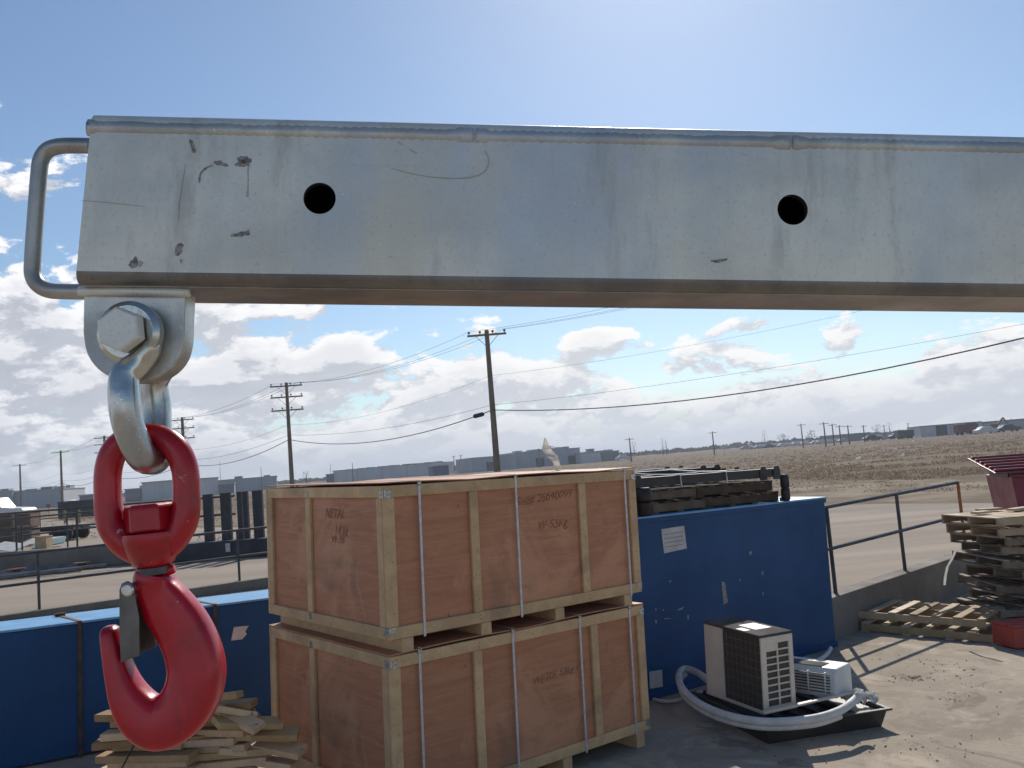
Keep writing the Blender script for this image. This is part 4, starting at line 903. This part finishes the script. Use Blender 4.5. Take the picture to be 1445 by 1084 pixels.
# excavator by the tent
p = V(1396, 610, 225); ex_ = thing('excavator', 'rusty excavator with raised arm before the white tent', 'excavator', flat_matrix((p.x, p.y, PZ)))
m_exc = M('excavator_rust', (.22, .12, .07), rough=.7)
MB().span((0, 0, .3), (3, 2.4, .8)).build('track', m_tyre, ex_, bevel=.1); MB().span((.4, .2, .85), (2.6, 2.2, 2.2)).build('cab', m_exc, ex_, bevel=.08)
MB().beam((2.6, 1.2, 1.6), (4.6, 1.2, 3.6), .3, .4).beam((4.6, 1.2, 3.6), (6, 1.2, 1.2), .25, .3).build('arm', m_exc, ex_)

# ================================================================== VEGETATION
m_leaf = M('far_foliage', (.11, .105, .085), (.08, .078, .065), scale=.4, rough=1, bump=0); m_bark = M('bark', (.08, .06, .045), rough=1)
def tree(px, D, H, wdt, label, seed):
    r = random.Random(seed); p = V(px, 640, D)
    t = thing('tree', label, 'tree', flat_matrix((p.x, p.y, PZ)), 'small trees on the horizon')
    MB().tube([(0, 0, 0), (.1, 0, H*.4), (0, .1, H*.8)], [.22, .15, .06], 6).build('trunk', m_bark, t)
    mb = MB()
    for k in range(150):
        th_ = r.uniform(0, 2*pi); rr = sqrt(r.random()); zz = r.uniform(.2, 1); e = wdt*.5*(1-.6*abs(zz-.5)*1.4)*rr
        c = Vector((cos(th_)*e, sin(th_)*e, H*zz)); s_ = r.uniform(.18, .5)*wdt*.22
        a = Vector((r.gauss(0, 1), r.gauss(0, 1), r.gauss(0, 1))).normalized()*s_; b = Vector((r.gauss(0, 1), r.gauss(0, 1), r.gauss(0, 1))).normalized()*s_
        mb.add([c, c+a, c+b], [(0, 1, 2)])
    mb.build('crown', m_leaf, t)
for i, (px, D, H, w, lb) in enumerate([(895, 420, 7.5, 4, 'small round tree right of the lone pole above the steel frames'), (936, 420, 8, 2.6, 'slim dark tree, left of a pair on the horizon'), (941, 420, 8.6, 2.2, 'slim dark tree, right of a pair on the horizon'), (430, 300, 5, 3, 'small dark tree right of the pole left of the crates'), (1081, 520, 9, 4, 'taller blocky tree on the horizon above the car row'),
                                       (1107, 520, 6, 8, 'wide low tree near the right end of the car row'), (1148, 420, 6, 6, 'bushy tree behind the first far pole of the right cluster'), (1259, 400, 7, 3, 'small tree above the low right sheds'), (1241, 400, 6, 6, 'low tree left of the long right warehouse'), (255, 290, 6, 7, 'low dark tree right of the block in the swivel eye'), (155, 250, 5, 7, 'low tree left of the red swivel eye')]):
    tree(px, D, H, w, lb, i)
# a distant wooded skyline reads as one mass
r6 = random.Random(2); mb = MB()
for k in range(5200):
    px = r6.uniform(-80, 1540); D = r6.uniform(560, 700)
    p = V(px, 640, D); env = .6+.9*abs(noise.noise(Vector((px*.012, 1, 0))))+.6*abs(noise.noise(Vector((px*.06, 3, 0))))
    c = Vector((p.x, p.y, PZ+r6.uniform(0, 3.2)*env)); s_ = r6.uniform(.8, 1.8)
    mb.add([c+Vector((-s_, 0, -s_*.5)), c+Vector((s_, r6.uniform(-1, 1), -s_*.4)), c+Vector((r6.uniform(-1, 1), 0, s_*.6))], [(0, 1, 2)])
tag(mb.build('treeline', m_leaf, base=False), 'distant low line of trees and scrub along the whole horizon', 'treeline', kind='stuff')
# dry grass tufts in the field
m_gr = M('dry_grass', (.26, .20, .135), (.18, .14, .095), scale=.1, rough=1, bump=0, spots2=(.24, .185, .125), s2scale=.04, s2thr=.5)
for _n in [nodes_of(m_gr)]:                              # thin blades let the sun through
    _tr = N('ShaderNodeBsdfTranslucent'); _tr.inputs[0].default_value = (.22, .165, .11, 1); _mx = N('ShaderNodeMixShader'); _mx.inputs[0].default_value = .4
    LK(_n.outputs[0], _mx.inputs[1]); LK(_tr.outputs[0], _mx.inputs[2]); LK(_mx.outputs[0], [q for q in nt.nodes if q.type == 'OUTPUT_MATERIAL'][0].inputs[0])
mb = MB(); r7 = random.Random(5)
for k in range(24000):
    px = r7.uniform(-60, 1500); hz_ = 653-.08*(px-722)
    yy = hz_+9+(r7.random()**.75)*84
    p = L(px, yy, PZ)
    lim = 677 if px > 1000 else 690+.03*(900-px)
    if yy > lim and r7.random() < .85: continue
    if noise.noise(Vector((p.x*.13, p.y*.13, 0))) < -.2 and p.y < 80: continue
    sc_ = max(.6, min(2.2, p.y/50))
    for j in range(4):
        a = r7.uniform(0, pi); w_ = r7.uniform(.02, .05)*sc_; dx, dy = cos(a)*w_, sin(a)*w_; h = r7.uniform(.04, .13)*min(1.3, sc_); c = p+Vector((r7.uniform(-.3, .3), r7.uniform(-.3, .3), -.02))
        mb.add([c-Vector((dx, dy, 0)), c+Vector((dx, dy, 0)), c+Vector((r7.uniform(-.06, .06), r7.uniform(-.06, .06), h))], [(0, 1, 2)])
tag(mb.build('dry_grass', m_gr, base=False), 'dry brown grass covering the field beyond the road', 'grass', kind='stuff')
# litter specks in the field
for i, (px, py, lb) in enumerate([(1263, 636, 'white litter scrap, highest in the right field'), (1273, 646, 'white litter scrap in the middle of the right field'), (1211, 650, 'white litter scrap left in the right field'), (1288, 624, 'tiny white scrap near the long warehouse'), (775, 668, 'white scrap beside the plastic flap')]):
    p = L(px, py); tag(MB().box((p.x, p.y, PZ+.12), (.35, .2, .18), Matrix.Rotation(i, 3, 'X')).add([p, p+Vector((.3, 0, .3)), p+Vector((.1, .2, .35))], [(0, 1, 2)]).build('litter', m_film), lb, 'litter', 'litter in the field')
# twigs and crumbs of dirt on the yard
mb = MB(); r8 = random.Random(8); m_deb = M('yard_debris_dark', (.09, .07, .05), (.16, .13, .09), rough=1)
cl = [(1285, 958, 30, 5, 70), (1345, 950, 50, 10, 30), (1380, 985, 60, 30, 20), (1180, 1060, 120, 20, 25), (1300, 930, 120, 30, 35), (1330, 1050, 110, 30, 25)]
for (cx, cy, sx, sy, n_) in cl:
    for k in range(n_):
        p = Yd(cx+r8.gauss(0, sx*.5), cy+r8.gauss(0, sy*.5), .004); s_ = r8.uniform(.002, .009); a = r8.uniform(0, pi)
        mb.box(p+Vector((0, 0, s_*.3)), (s_*r8.uniform(1, 4), s_, s_*.7), Matrix.Rotation(a, 3, 'Z'))
tag(mb.build('yard_debris', m_deb, base=False), 'crumbs of dirt and twigs scattered over the sunlit yard', 'debris', kind='stuff')

# air: one closed box of thin even haze round everything
hm = bpy.data.materials.new('haze_air'); hm.use_nodes = True; nt = hm.node_tree; nt.nodes.clear()
_o = N('ShaderNodeOutputMaterial'); _v = N('ShaderNodeVolumePrincipled'); _v.inputs['Color'].default_value = (.80, .87, 1, 1); _v.inputs['Density'].default_value = .00042; _v.inputs['Anisotropy'].default_value = .2
LK(_v.outputs[0], _o.inputs['Volume'])
hz_o = MB().span((-900, -40, -3), (1100, 9100, 60)).build('haze', hm, base=False); tag(hz_o, kind='stuff')
# ================================================================== FOREGROUND: BEAM
def zinc(name, col, col2, rough=.42, metal=.75, marks=True, blotch=True, coords='Object'):
    global nt
    m = bpy.data.materials.new(name); m.use_nodes = True; old = nt; nt = m.node_tree; nt.nodes.clear()
    out = N('ShaderNodeOutputMaterial'); p = N('ShaderNodeBsdfPrincipled'); LK(p.outputs[0], out.inputs[0])
    tc = N('ShaderNodeTexCoord')
    def nz(sc, dt, r=.55, st=(1, 1, 1), di=0):
        mp = N('ShaderNodeMapping'); mp.inputs['Scale'].default_value = st; LK(tc.outputs['Object'], mp.inputs[0])
        n = N('ShaderNodeTexNoise'); n.inputs['Scale'].default_value = sc; n.inputs['Detail'].default_value = dt; n.inputs['Roughness'].default_value = r
        n.inputs['Distortion'].default_value = di; LK(mp.outputs[0], n.inputs[0]); return n.outputs[0]
    c = MIX(MR(nz(9, 7, .65), .40, .60, 0, 1), col, col2)
    c = MIX(MR(nz(4.5, 5, .6, (1, 1, .6)), .46, .64, 0, .55), c, (col[0]*.66, col[1]*.76, col[2]*.98))    # bluish cast patches
    c = MIX(MR(nz(6, 7, .65, (1.2, 1, .5), .5), .54, .70, 0, .4), c, (col[0]*.95, col[1]*.88, col[2]*.72))  # yellowish passivation film
    c = MIX(MR(nz(22, 6, .7, (1, 1, .22)), .54, .70, 0, .5), c, tuple(x*.5 for x in col))
    c = MIX(MR(nz(60, 6, .7, (2.2, 1, .12)), .54, .74, 0, .2), c, tuple(x*.62 for x in col))
    c = MIX(MR(nz(70, 6, .7, (.10, 1, 2)), .58, .72, 0, .18), c, tuple(x*.66 for x in col))
    c = MIX(MR(nz(300, 2, .6), .55, .75, 0, .5), c, tuple(x*.6 for x in col))
    c = MIX(MR(nz(500, 2, .5), .66, .76, 0, .6), c, tuple(min(.9, x*1.5) for x in col))
    c = MIX(MR(nz(38, 5, .65, (.5, .5, 1.4), 1.0), .68, .75, 0, .6), c, (.14, .125, .11))
    LK(c, p.inputs['Base Color'])
    LK(MR(nz(12, 5, .6), .3, .7, rough-.1, rough+.14, False), p.inputs['Roughness']); p.inputs['Metallic'].default_value = metal
    b = N('ShaderNodeBump'); b.inputs['Strength'].default_value = .22; b.inputs['Distance'].default_value = .0007; LK(nz(170, 4, .6), b.inputs['Height'])
    b2 = N('ShaderNodeBump'); b2.inputs['Strength'].default_value = .25; b2.inputs['Distance'].default_value = .002; LK(nz(22, 3), b2.inputs['Height']); LK(b.outputs[0], b2.inputs['Normal'])
    LK(b2.outputs[0], p.inputs['Normal']); nt = old; return m
m_zn = zinc('zinc_plate', (.64, .645, .59), (.53, .55, .52), .48, .34)
m_zs = zinc('zinc_shackle', (.55, .55, .51), (.36, .37, .36), .24, .92)
m_weld = zinc('zinc_weld', (.52, .53, .50), (.34, .35, .34), .45, .5)
FBL, FBR = V(106, 399, .62), V(1445, 416, .667)
bx = (FBR-FBL).normalized()
tl_ = V(121, 157, .62)
bz = (tl_-FBL); bz = (bz-bx*bz.dot(bx)); BHt = bz.length; bz.normalize(); by = bz.cross(bx).normalized()      # by points away from the camera
if by.y < 0: by = -by
print('beam height', BHt, bx, by, bz)
MBm = Matrix((bx, by, bz)).transposed().to_4x4(); MBm.translation = FBL
BWd = .083; LEN = 1.9
jb = thing('crane_boom', 'galvanised steel box beam crossing the top of the view, two holes in its side', 'crane boom', MBm)
def rrect(y0, z0, y1, z1, r, n=6, r_top=None):
    rt = r if r_top is None else r_top; pts = []
    for (cy, cz, a0, rr) in [(y0+r, z0+r, 180, r), (y1-r, z0+r, 270, r), (y1-rt, z1-rt, 0, rt), (y0+rt, z1-rt, 90, rt)]:
        for k in range(n+1): a = radians(a0+90*k/n); pts.append((cy+rr*cos(a), cz+rr*sin(a)))
    return pts
def loft(mb, x0, x1, prof, steps=1):
    k = len(prof); vs = []
    for s in range(steps+1):
        x = x0+(x1-x0)*s/steps; vs += [(x, y, z) for y, z in prof]
    fs = [tuple(range(k)), tuple(steps*k+i for i in range(k-1, -1, -1))]
    for s in range(steps):
        for i in range(k): fs.append((s*k+i, s*k+(i+1) % k, (s+1)*k+(i+1) % k, (s+1)*k+i))
    return mb.add(vs, fs)
tube_o = loft(MB(), 0, LEN, rrect(0, 0, BWd, BHt, .0085, 6, .0085)).build('box_section', m_zn, jb)
inner = loft(MB(), .004, LEN+.1, rrect(.0065, .0065, BWd-.0065, BHt-.0065, .004)).build('c1', m_zn, jb)
def beam_xz(px, py):
    inv = MBm.inverted(); o = inv @ CAM; dd = inv.to_3x3() @ ray(px, py); t = -o.y/dd.y; return o+dd*t
cut = MB()
for px, py in ((451, 280), (1118.5, 296)):
    q = beam_xz(px, py); cut.lathe((q.x, -.02, q.z), (0, 1, 0), [(0, .0118), (.045, .0118)], 40)
cut = cut.build('c2', m_zn, jb)
bpy.context.view_layer.update()
for c in (inner, cut):
    bo = tube_o.modifiers.new('b', 'BOOLEAN'); bo.object = c; bo.operation = 'DIFFERENCE'; bo.solver = 'EXACT'
me = bpy.data.meshes.new_from_object(tube_o.evaluated_get(bpy.context.evaluated_depsgraph_get()))
tube_o.modifiers.clear(); tube_o.data = me
for c in (inner, cut): bpy.data.objects.remove(c)
for p in me.polygons: p.use_smooth = True
me.set_sharp_from_angle(angle=radians(30))
m_under_shade = zinc('underside_shade', (.20, .19, .175), (.13, .12, .11), .42, .5)
me.materials.append(m_under_shade); me.materials.append(M('tube_inside_shade', (.022, .02, .02), rough=.8, bump=0))  # near-black colour imitates the unlit hollow behind the holes
for p in me.polygons:                                     # shade painted dark on the underside and its rounded corners
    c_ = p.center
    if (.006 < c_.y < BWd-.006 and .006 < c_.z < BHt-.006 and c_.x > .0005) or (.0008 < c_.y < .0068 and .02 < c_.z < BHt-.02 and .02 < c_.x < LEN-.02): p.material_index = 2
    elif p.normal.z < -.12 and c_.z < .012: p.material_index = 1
for v in me.vertices:                                     # the end is cut slightly out of square
    if v.co.x < .02: v.co.x += .0065*v.co.z/BHt
# weld bead under the top edge, in three runs with a lump where runs meet
runs = [(.0, beam_xz(672, 197).x-.002), (beam_xz(672, 197).x, beam_xz(1118, 210).x-.002), (beam_xz(1118, 210).x, LEN)]
for (xa_, xb_) in runs:
    n_ = int((xb_-xa_)/.0035); P = []; R_ = []
    for k in range(n_+1):
        x = xa_+(xb_-xa_)*k/n_; w = noise.noise(Vector((x*45, 2, 0)))*.0006
        P.append(Vector((x+(.006 if k == 0 and xa_ == 0 else 0), .0022, BHt-.0115+w))); R_.append(.0052+.0004*sin(x*900)+w*.6+(.0012 if k > n_-4 or k < 3 else 0))
    mb = MB().tube(P, R_, 12)
    for v in mb.v: v.y = .0022+(v.y-.0022)*.75
    mb.build('weld_bead', m_weld, jb, smooth='all')
# smudges and scratches: thin paint-like films on the face
m_mark = M('grease_mark', (.13, .125, .12), (.34, .33, .31), scale=220, rough=.7, bump=0, lo=.4, hi=.6)
m_mk2 = M('faint_scuff', (.36, .35, .31), (.45, .44, .40), scale=120, rough=.6, metal=.3, bump=0)
def film(pts, w, mat, nm='scuff'):
    P = [beam_xz(*p) for p in pts]; mb = MB(); rq = random.Random(int(pts[0][0]))
    PP_ = smooth_path([(p.x, p.z, ww) for p, ww in zip(P, w)], 5)
    vs = []; k = len(PP_)
    for i, (x, z, ww) in enumerate(PP_):
        a = PP_[max(0, i-1)]; b = PP_[min(k-1, i+1)]; d = Vector((b[0]-a[0], b[1]-a[1])); d.normalize(); nn = Vector((-d.y, d.x))
        j1, j2 = rq.uniform(.6, 1.3), rq.uniform(.6, 1.3)
        vs += [(x+nn.x*ww*j1, -.0004, z+nn.y*ww*j1), (x-nn.x*ww*j2, -.0004, z-nn.y*ww*j2), (x+nn.x*ww*j1, -.00005, z+nn.y*ww*j1), (x-nn.x*ww*j2, -.00005, z-nn.y*ww*j2)]
    fs = []
    for i in range(k-1):
        a = i*4; b = a+4; fs += [(a, a+1, b+1, b), (a+2, b+2, b+3, a+3), (a, b, b+2, a+2), (a+1, a+3, b+3, b+1)]
    fs += [(0, 2, 3, 1), ((k-1)*4, (k-1)*4+1, (k-1)*4+3, (k-1)*4+2)]
    mb.add(vs, fs).build(nm, mat, jb)
W_ = .0005
film([(335, 224), (343, 226), (355, 227)], [.0008, .003, .0018], m_mark)
film([(331, 233), (342, 231), (352, 233)], [.0005, .0022, .0008], m_mark)
film([(302, 229), (310, 231), (322, 234)], [.0008, .0018, .0005], m_mark)
film([(281, 258), (283, 246), (290, 238), (300, 233)], [.0004, .0007, .0007, .0003], m_mark)
film([(326, 333), (338, 331), (352, 328)], [.0008, .0016, .0018], m_mark)
film([(249, 361), (252, 352), (257, 344)], [.0012, .0028, .0014], m_mark)
film([(255, 366), (256, 372)], [.0006, .0003], m_mark)
film([(184, 377), (190, 370), (191, 362)], [.0018, .0026, .0004], m_mark)
film([(196, 376), (200, 369)], [.001, .0016], m_mk2)
film([(1003, 368), (1012, 369), (1026, 366)], [.0005, .0013, .0008], m_mark)
film([(268, 197), (272, 206), (274, 216)], [.0006, .0016, .001], m_mark)
film([(262, 232), (257, 262), (253, 290), (252, 312)], [.0001, .0002, .0003, .0001], m_mk2)
film([(114, 283), (150, 286), (205, 292)], [.0001, .0002, .0001], m_mk2)
film([(552, 238), (600, 249), (650, 252), (680, 245), (690, 228), (684, 212)], [.0002, .0003, .0004, .0005, .0003, .0002], m_mk2)
film([(350, 236), (350, 260), (349, 278)], [.0004, .0003, .0009], m_mk2)
m_lug = zinc('zinc_lug', (.56, .56, .52), (.36, .36, .34), .38, .7)
m_ground_refl = zinc('brown_ground_reflection', (.38, .33, .29), (.25, .22, .20), .40, .6)
MB().span((.001, .0085, -.0007), (LEN-.01, BWd-.009, -.0001)).build('underside_reflection', m_ground_refl, jb)  # brown strip paints the ground's warm reflection onto the underside
# lug plate under the end
def BP(px, py, Y): return V(px, py, Y)
lf = .640
lugp = [(118, 418), (268, 416), (268, 455)]
lug_px = [(118, 410), (117, 470), (122, 498), (137, 520), (160, 534), (186, 539), (212, 536), (236, 524), (252, 505), (259, 480), (260, 455), (262, 410)]
pts = smooth_path([V(x, y, lf)[:] for x, y in lug_px[1:-1]], 4)
pts = [V(*lug_px[0], lf)]+[Vector(p) for p in pts]+[V(*lug_px[-1], lf)]
MB().prism(pts, (0, .021, 0)).build('lug_plate', m_lug, jb, world=True, bevel=.0012)
# weld fillet between lug and beam
fl_ = [V(112, 411, lf-.002), V(160, 411, lf-.003), V(215, 412, lf-.003), V(268, 413, lf-.001)]
MB().tube(smooth_path([p[:] for p in fl_], 8),   .0036, 10).build('lug_weld', m_zn, jb, world=True, smooth='all')
# bent rod handle on the end
hnd = [(130, 206, .655), (100, 205.5, .655), (80, 207, .655), (66, 213, .655), (58, 226, .655), (55, 246, .655), (50, 310, .655), (46, 370, .655), (47, 390, .655), (55, 403, .655), (70, 410, .655), (90, 411.5, .655), (130, 412, .655)]
MB().tube(smooth_path([V(*p)[:] for p in hnd], 5), .0060, 16).build('handle', zinc('handle_rod', (.42, .41, .39), (.30, .295, .285), .42, .8), jb, world=True, smooth='all')

# ================================================================== SHACKLE
bc = V(165.5, 463.5, .607); yc = .6505; xs_ = bc.x
sh = thing('bow_shackle', 'galvanised bow shackle with hexagonal bolt hanging under the beam end', 'shackle', Matrix.Translation((xs_, yc, V(190, 664, yc).z)))
z_b = V(194, 651, yc).z; z_t = bc.z
wy = .0245; r_s = .0108
xl = V(179, 560, .627).x
def sp2(s):                                               # one side of the bow, s=-1 front, +1 back
    return [(bc.x+.0125, yc+s*(wy-.004), z_t-.002, .0070), (bc.x+.0115, yc+s*(wy-.004), z_t-.012, .0090), (bc.x+(xl-bc.x)*.4+.0055, yc+s*(wy-.003), z_t-.022, .0098), (xl, yc+s*(wy+.001), z_t-.032, .0104), (xl, yc+s*(wy+.0035), z_t-.050, .0108), (xl+.001, yc+s*(wy+.000), z_t-.068, .0108), (xl+.0045, yc+s*(wy-.010), z_b+.004, .0108)]
path = sp2(-1)+[(xl+.006, yc, z_b, .0108)]+sp2(1)[::-1]
P = smooth_path(path, 6)
MB().tube([p[:3] for p in P], [p[3] for p in P], 20).build('bow', m_zs, sh, world=True, smooth='all')
for s in (-1, 1):
    y0_ = yc+s*(wy-.0035)-.0080
    MB().lathe((bc.x, y0_, bc.z), (0, 1, 0), [(0, .0190), (.003, .0228), (.011, .0228), (.014, .0195)], 32).build('ear', m_zs, sh, world=True, smooth=30)
def hexprism(c, r, dy, rot, nm, par, mat, ch=.0012):
    mb = MB(); mb.lathe((0, 0, 0), (0, 1, 0), [(0, r-ch*1.2), (ch, r), (dy, r)], 6)
    Rm = Matrix.Rotation(rot, 3, 'Y'); mb.v = [Rm @ v + Vector(c) for v in mb.v]
    return mb.build(nm, mat, par, world=True, bevel=.0008)
hexprism((bc.x, .607, bc.z), .0162, .0120, radians(12), 'bolt_head', sh, m_zn)
MB().lathe((bc.x, .618, bc.z), (0, 1, 0), [(0, .0095), (.075, .0095)], 24).build('bolt_shank', m_zn, sh, world=True, smooth=30)
hexprism((bc.x, yc+wy+.0065, bc.z), .018, .014, radians(5), 'nut', sh, m_zn)
# cotter chain bits on back leg
# ================================================================== SWIVEL HOOK
def redpaint():
    m = M('hook_red_paint', (.46, .005, .018), (.34, .004, .013), spec=.35, scale=14, rough=.30, bump=.3, bscale=140, bdist=.0008, coat=.3, spots=(.45, .30, .28), sscale=95, sthr=.69, spots2=(.20, .005, .010), s2scale=16, s2thr=.50, rvar=.06)
    return m
m_hook = redpaint()
yh = .6505
hk = thing('swivel_hook', 'large red painted swivel lifting hook hanging from the shackle', 'lifting hook', Matrix.Translation(V(235, 1057, yh)))
s1 = yh/1240*1.0                                          # metres per pixel at the hook's distance (approximately)
def VH(x, y): return V(x, y, yh)
ringp = [(207, 615, 17.5), (182, 619, 18), (162, 636, 18.5), (153, 662, 18.5), (152, 695, 18.5), (154, 722, 19.5), (160, 745, 20), (180, 768, 21), (209, 782, 18), (236, 768, 21), (255, 745, 20), (262, 722, 19.5), (263, 695, 18.5), (261, 662, 18.5), (250, 636, 18.5), (231, 620, 18)]
P = smooth_path([(*VH(x, y), r*s1) for x, y, r in ringp], 6, closed=True)
mb = MB().tube([p[:3] for p in P], [p[3] for p in P], 20, closed=True)
mb.build('swivel_eye', m_hook, hk, world=True, smooth='all')
upv = (VH(205, 600)-VH(219, 806)); upv.normalize(); upv = Vector((upv.x, 0, upv.z)).normalized()
bs = VH(217, 799)
pxm = yh/1240
MB().lathe(bs, upv, [(0, 22*pxm), (4*pxm, 28*pxm), (26*pxm, 37*pxm), (42*pxm, 41*pxm), (47*pxm, 40*pxm), (47.5*pxm, 30*pxm)], 36).build('eye_boss', m_hook, hk, world=True, smooth=50)
mb = MB(); mb.lathe(bs+upv*48*pxm, upv, [(0, 33*pxm), (1*pxm, 37*pxm), (34*pxm, 37*pxm), (39*pxm, 32*pxm)], 6)
ctr_ = bs+upv*60*pxm; Rn_ = Matrix.Rotation(radians(22), 3, upv); mb.v = [ctr_+Rn_ @ (v-ctr_) for v in mb.v]
mb.build('swivel_nut', m_hook, hk, world=True, bevel=.0015)
MB().lathe(bs+upv*-11*pxm, upv, [(0, 20*pxm), (0.5*pxm, 23*pxm), (10*pxm, 23*pxm), (12*pxm, 20*pxm)], 30).build('collar', M('collar_grey', (.10, .10, .11), (.07, .07, .075), scale=40, rough=.4, metal=.7), hk, world=True, smooth=30)
# hook body: swept rounded section, (x, y, half width in plane, half thickness)
hb_ = [(218, 809, 24, 22), (217, 818, 26, 23), (222, 834, 29, 21), (236, 856, 34, 21), (256, 884, 36, 22), (271, 916, 37, 24), (277, 950, 38, 26), (269, 984, 38, 27), (250, 1008, 37, 28), (226, 1018, 36, 28), (203, 1008, 31, 27), (185, 984, 24, 26), (173, 955, 17.5, 24), (165, 925, 14, 22), (159, 900, 12, 19), (156.5, 889, 10.5, 16), (156, 883, 6, 9)]
P = smooth_path(hb_, 6); n_ = 28; mb = MB(); vs = []
C3 = [VH(p[0], p[1]) for p in P]
for i, p in enumerate(P):
    a = C3[max(0, i-1)]; b = C3[min(len(P)-1, i+1)]; t = (b-a).normalized(); nn = Vector((t.z, 0, -t.x)).normalized()
    for j in range(n_):
        th_ = 2*pi*j/n_; c_, s_ = cos(th_), sin(th_); e = .56
        u_ = math.copysign(abs(c_)**e, c_)*p[2]*pxm; w_ = math.copysign(abs(s_)**e, s_)*p[3]*pxm*(1-.16*c_)
        vs.append(C3[i]+nn*u_+Vector((0, w_, 0)))
k = len(P); fs = [(i*n_+j, i*n_+(j+1) % n_, (i+1)*n_+(j+1) % n_, (i+1)*n_+j) for i in range(k-1) for j in range(n_)]
fs += [tuple(range(n_-1, -1, -1)), tuple((k-1)*n_+j for j in range(n_))]
mb.add(vs, fs).build('hook_body', m_hook, hk, world=True, smooth='all')
MB().lathe(VH(243, 806)+Vector((-.006, 0, 0)), (1, 0, .25), [(0, 8*pxm), (12*pxm, 7*pxm), (16*pxm, 5*pxm)], 14).build('stop_lug', m_hook, hk, world=True, smooth=50)
MB().lathe(VH(196, 826)+Vector((.003, 0, 0)), (-1, 0, .05), [(0, 11*pxm), (8*pxm, 11*pxm), (12*pxm, 7*pxm)], 14).build('latch_lug', m_hook, hk, world=True, smooth=50)
# latch
m_lat = M('latch_steel', (.16, .155, .15), (.11, .105, .10), scale=30, rough=.42, metal=.7, bump=.15, bscale=150)
yl0, yl1 = yh-.0150, yh+.0150
poly = [(168, 833), (171, 824), (179, 820), (187, 824), (190, 834), (192, 850), (196, 870), (197, 926), (183, 930), (170, 936), (168, 890)]
lt_pts = [V(x, y, yl0) for x, y in poly]
la = MB().prism(lt_pts, (0, .0018, 0)).build('latch', m_lat, hk, world=True, bevel=.0006)
lt = MB().prism([p+Vector((0, .0282, 0)) for p in lt_pts], (0, .0018, 0))
lt.build('latch_rear_side', m_lat, hk, world=True, bevel=.0006)
q = [V(169, 850, yl0), V(168, 890, yl0), V(170, 934, yl0)]
mb = MB()
for a, b in zip(q[:-1], q[1:]):
    mb.add([a+Vector((0, .0019, 0)), b+Vector((0, .0019, 0)), b+Vector((0, .0281, 0)), a+Vector((0, .0281, 0)), a+Vector((.0016, .0019, 0)), b+Vector((.0016, .0019, 0)), b+Vector((.0016, .0281, 0)), a+Vector((.0016, .0281, 0))],
           [(0, 1, 2, 3), (4, 7, 6, 5), (0, 4, 5, 1), (2, 6, 7, 3), (1, 5, 6, 2), (0, 3, 7, 4)])
mb.build('latch_web', m_lat, hk, world=True)
pv_ = V(179, 833, yl0-.003)
MB().lathe(pv_, (0, 1, 0), [(0, .0035), (.001, .0046), (.036, .0046), (.037, .0035)], 20).build('latch_pin', m_zs, hk, world=True, smooth=30)
print('objects', len(bpy.data.objects))
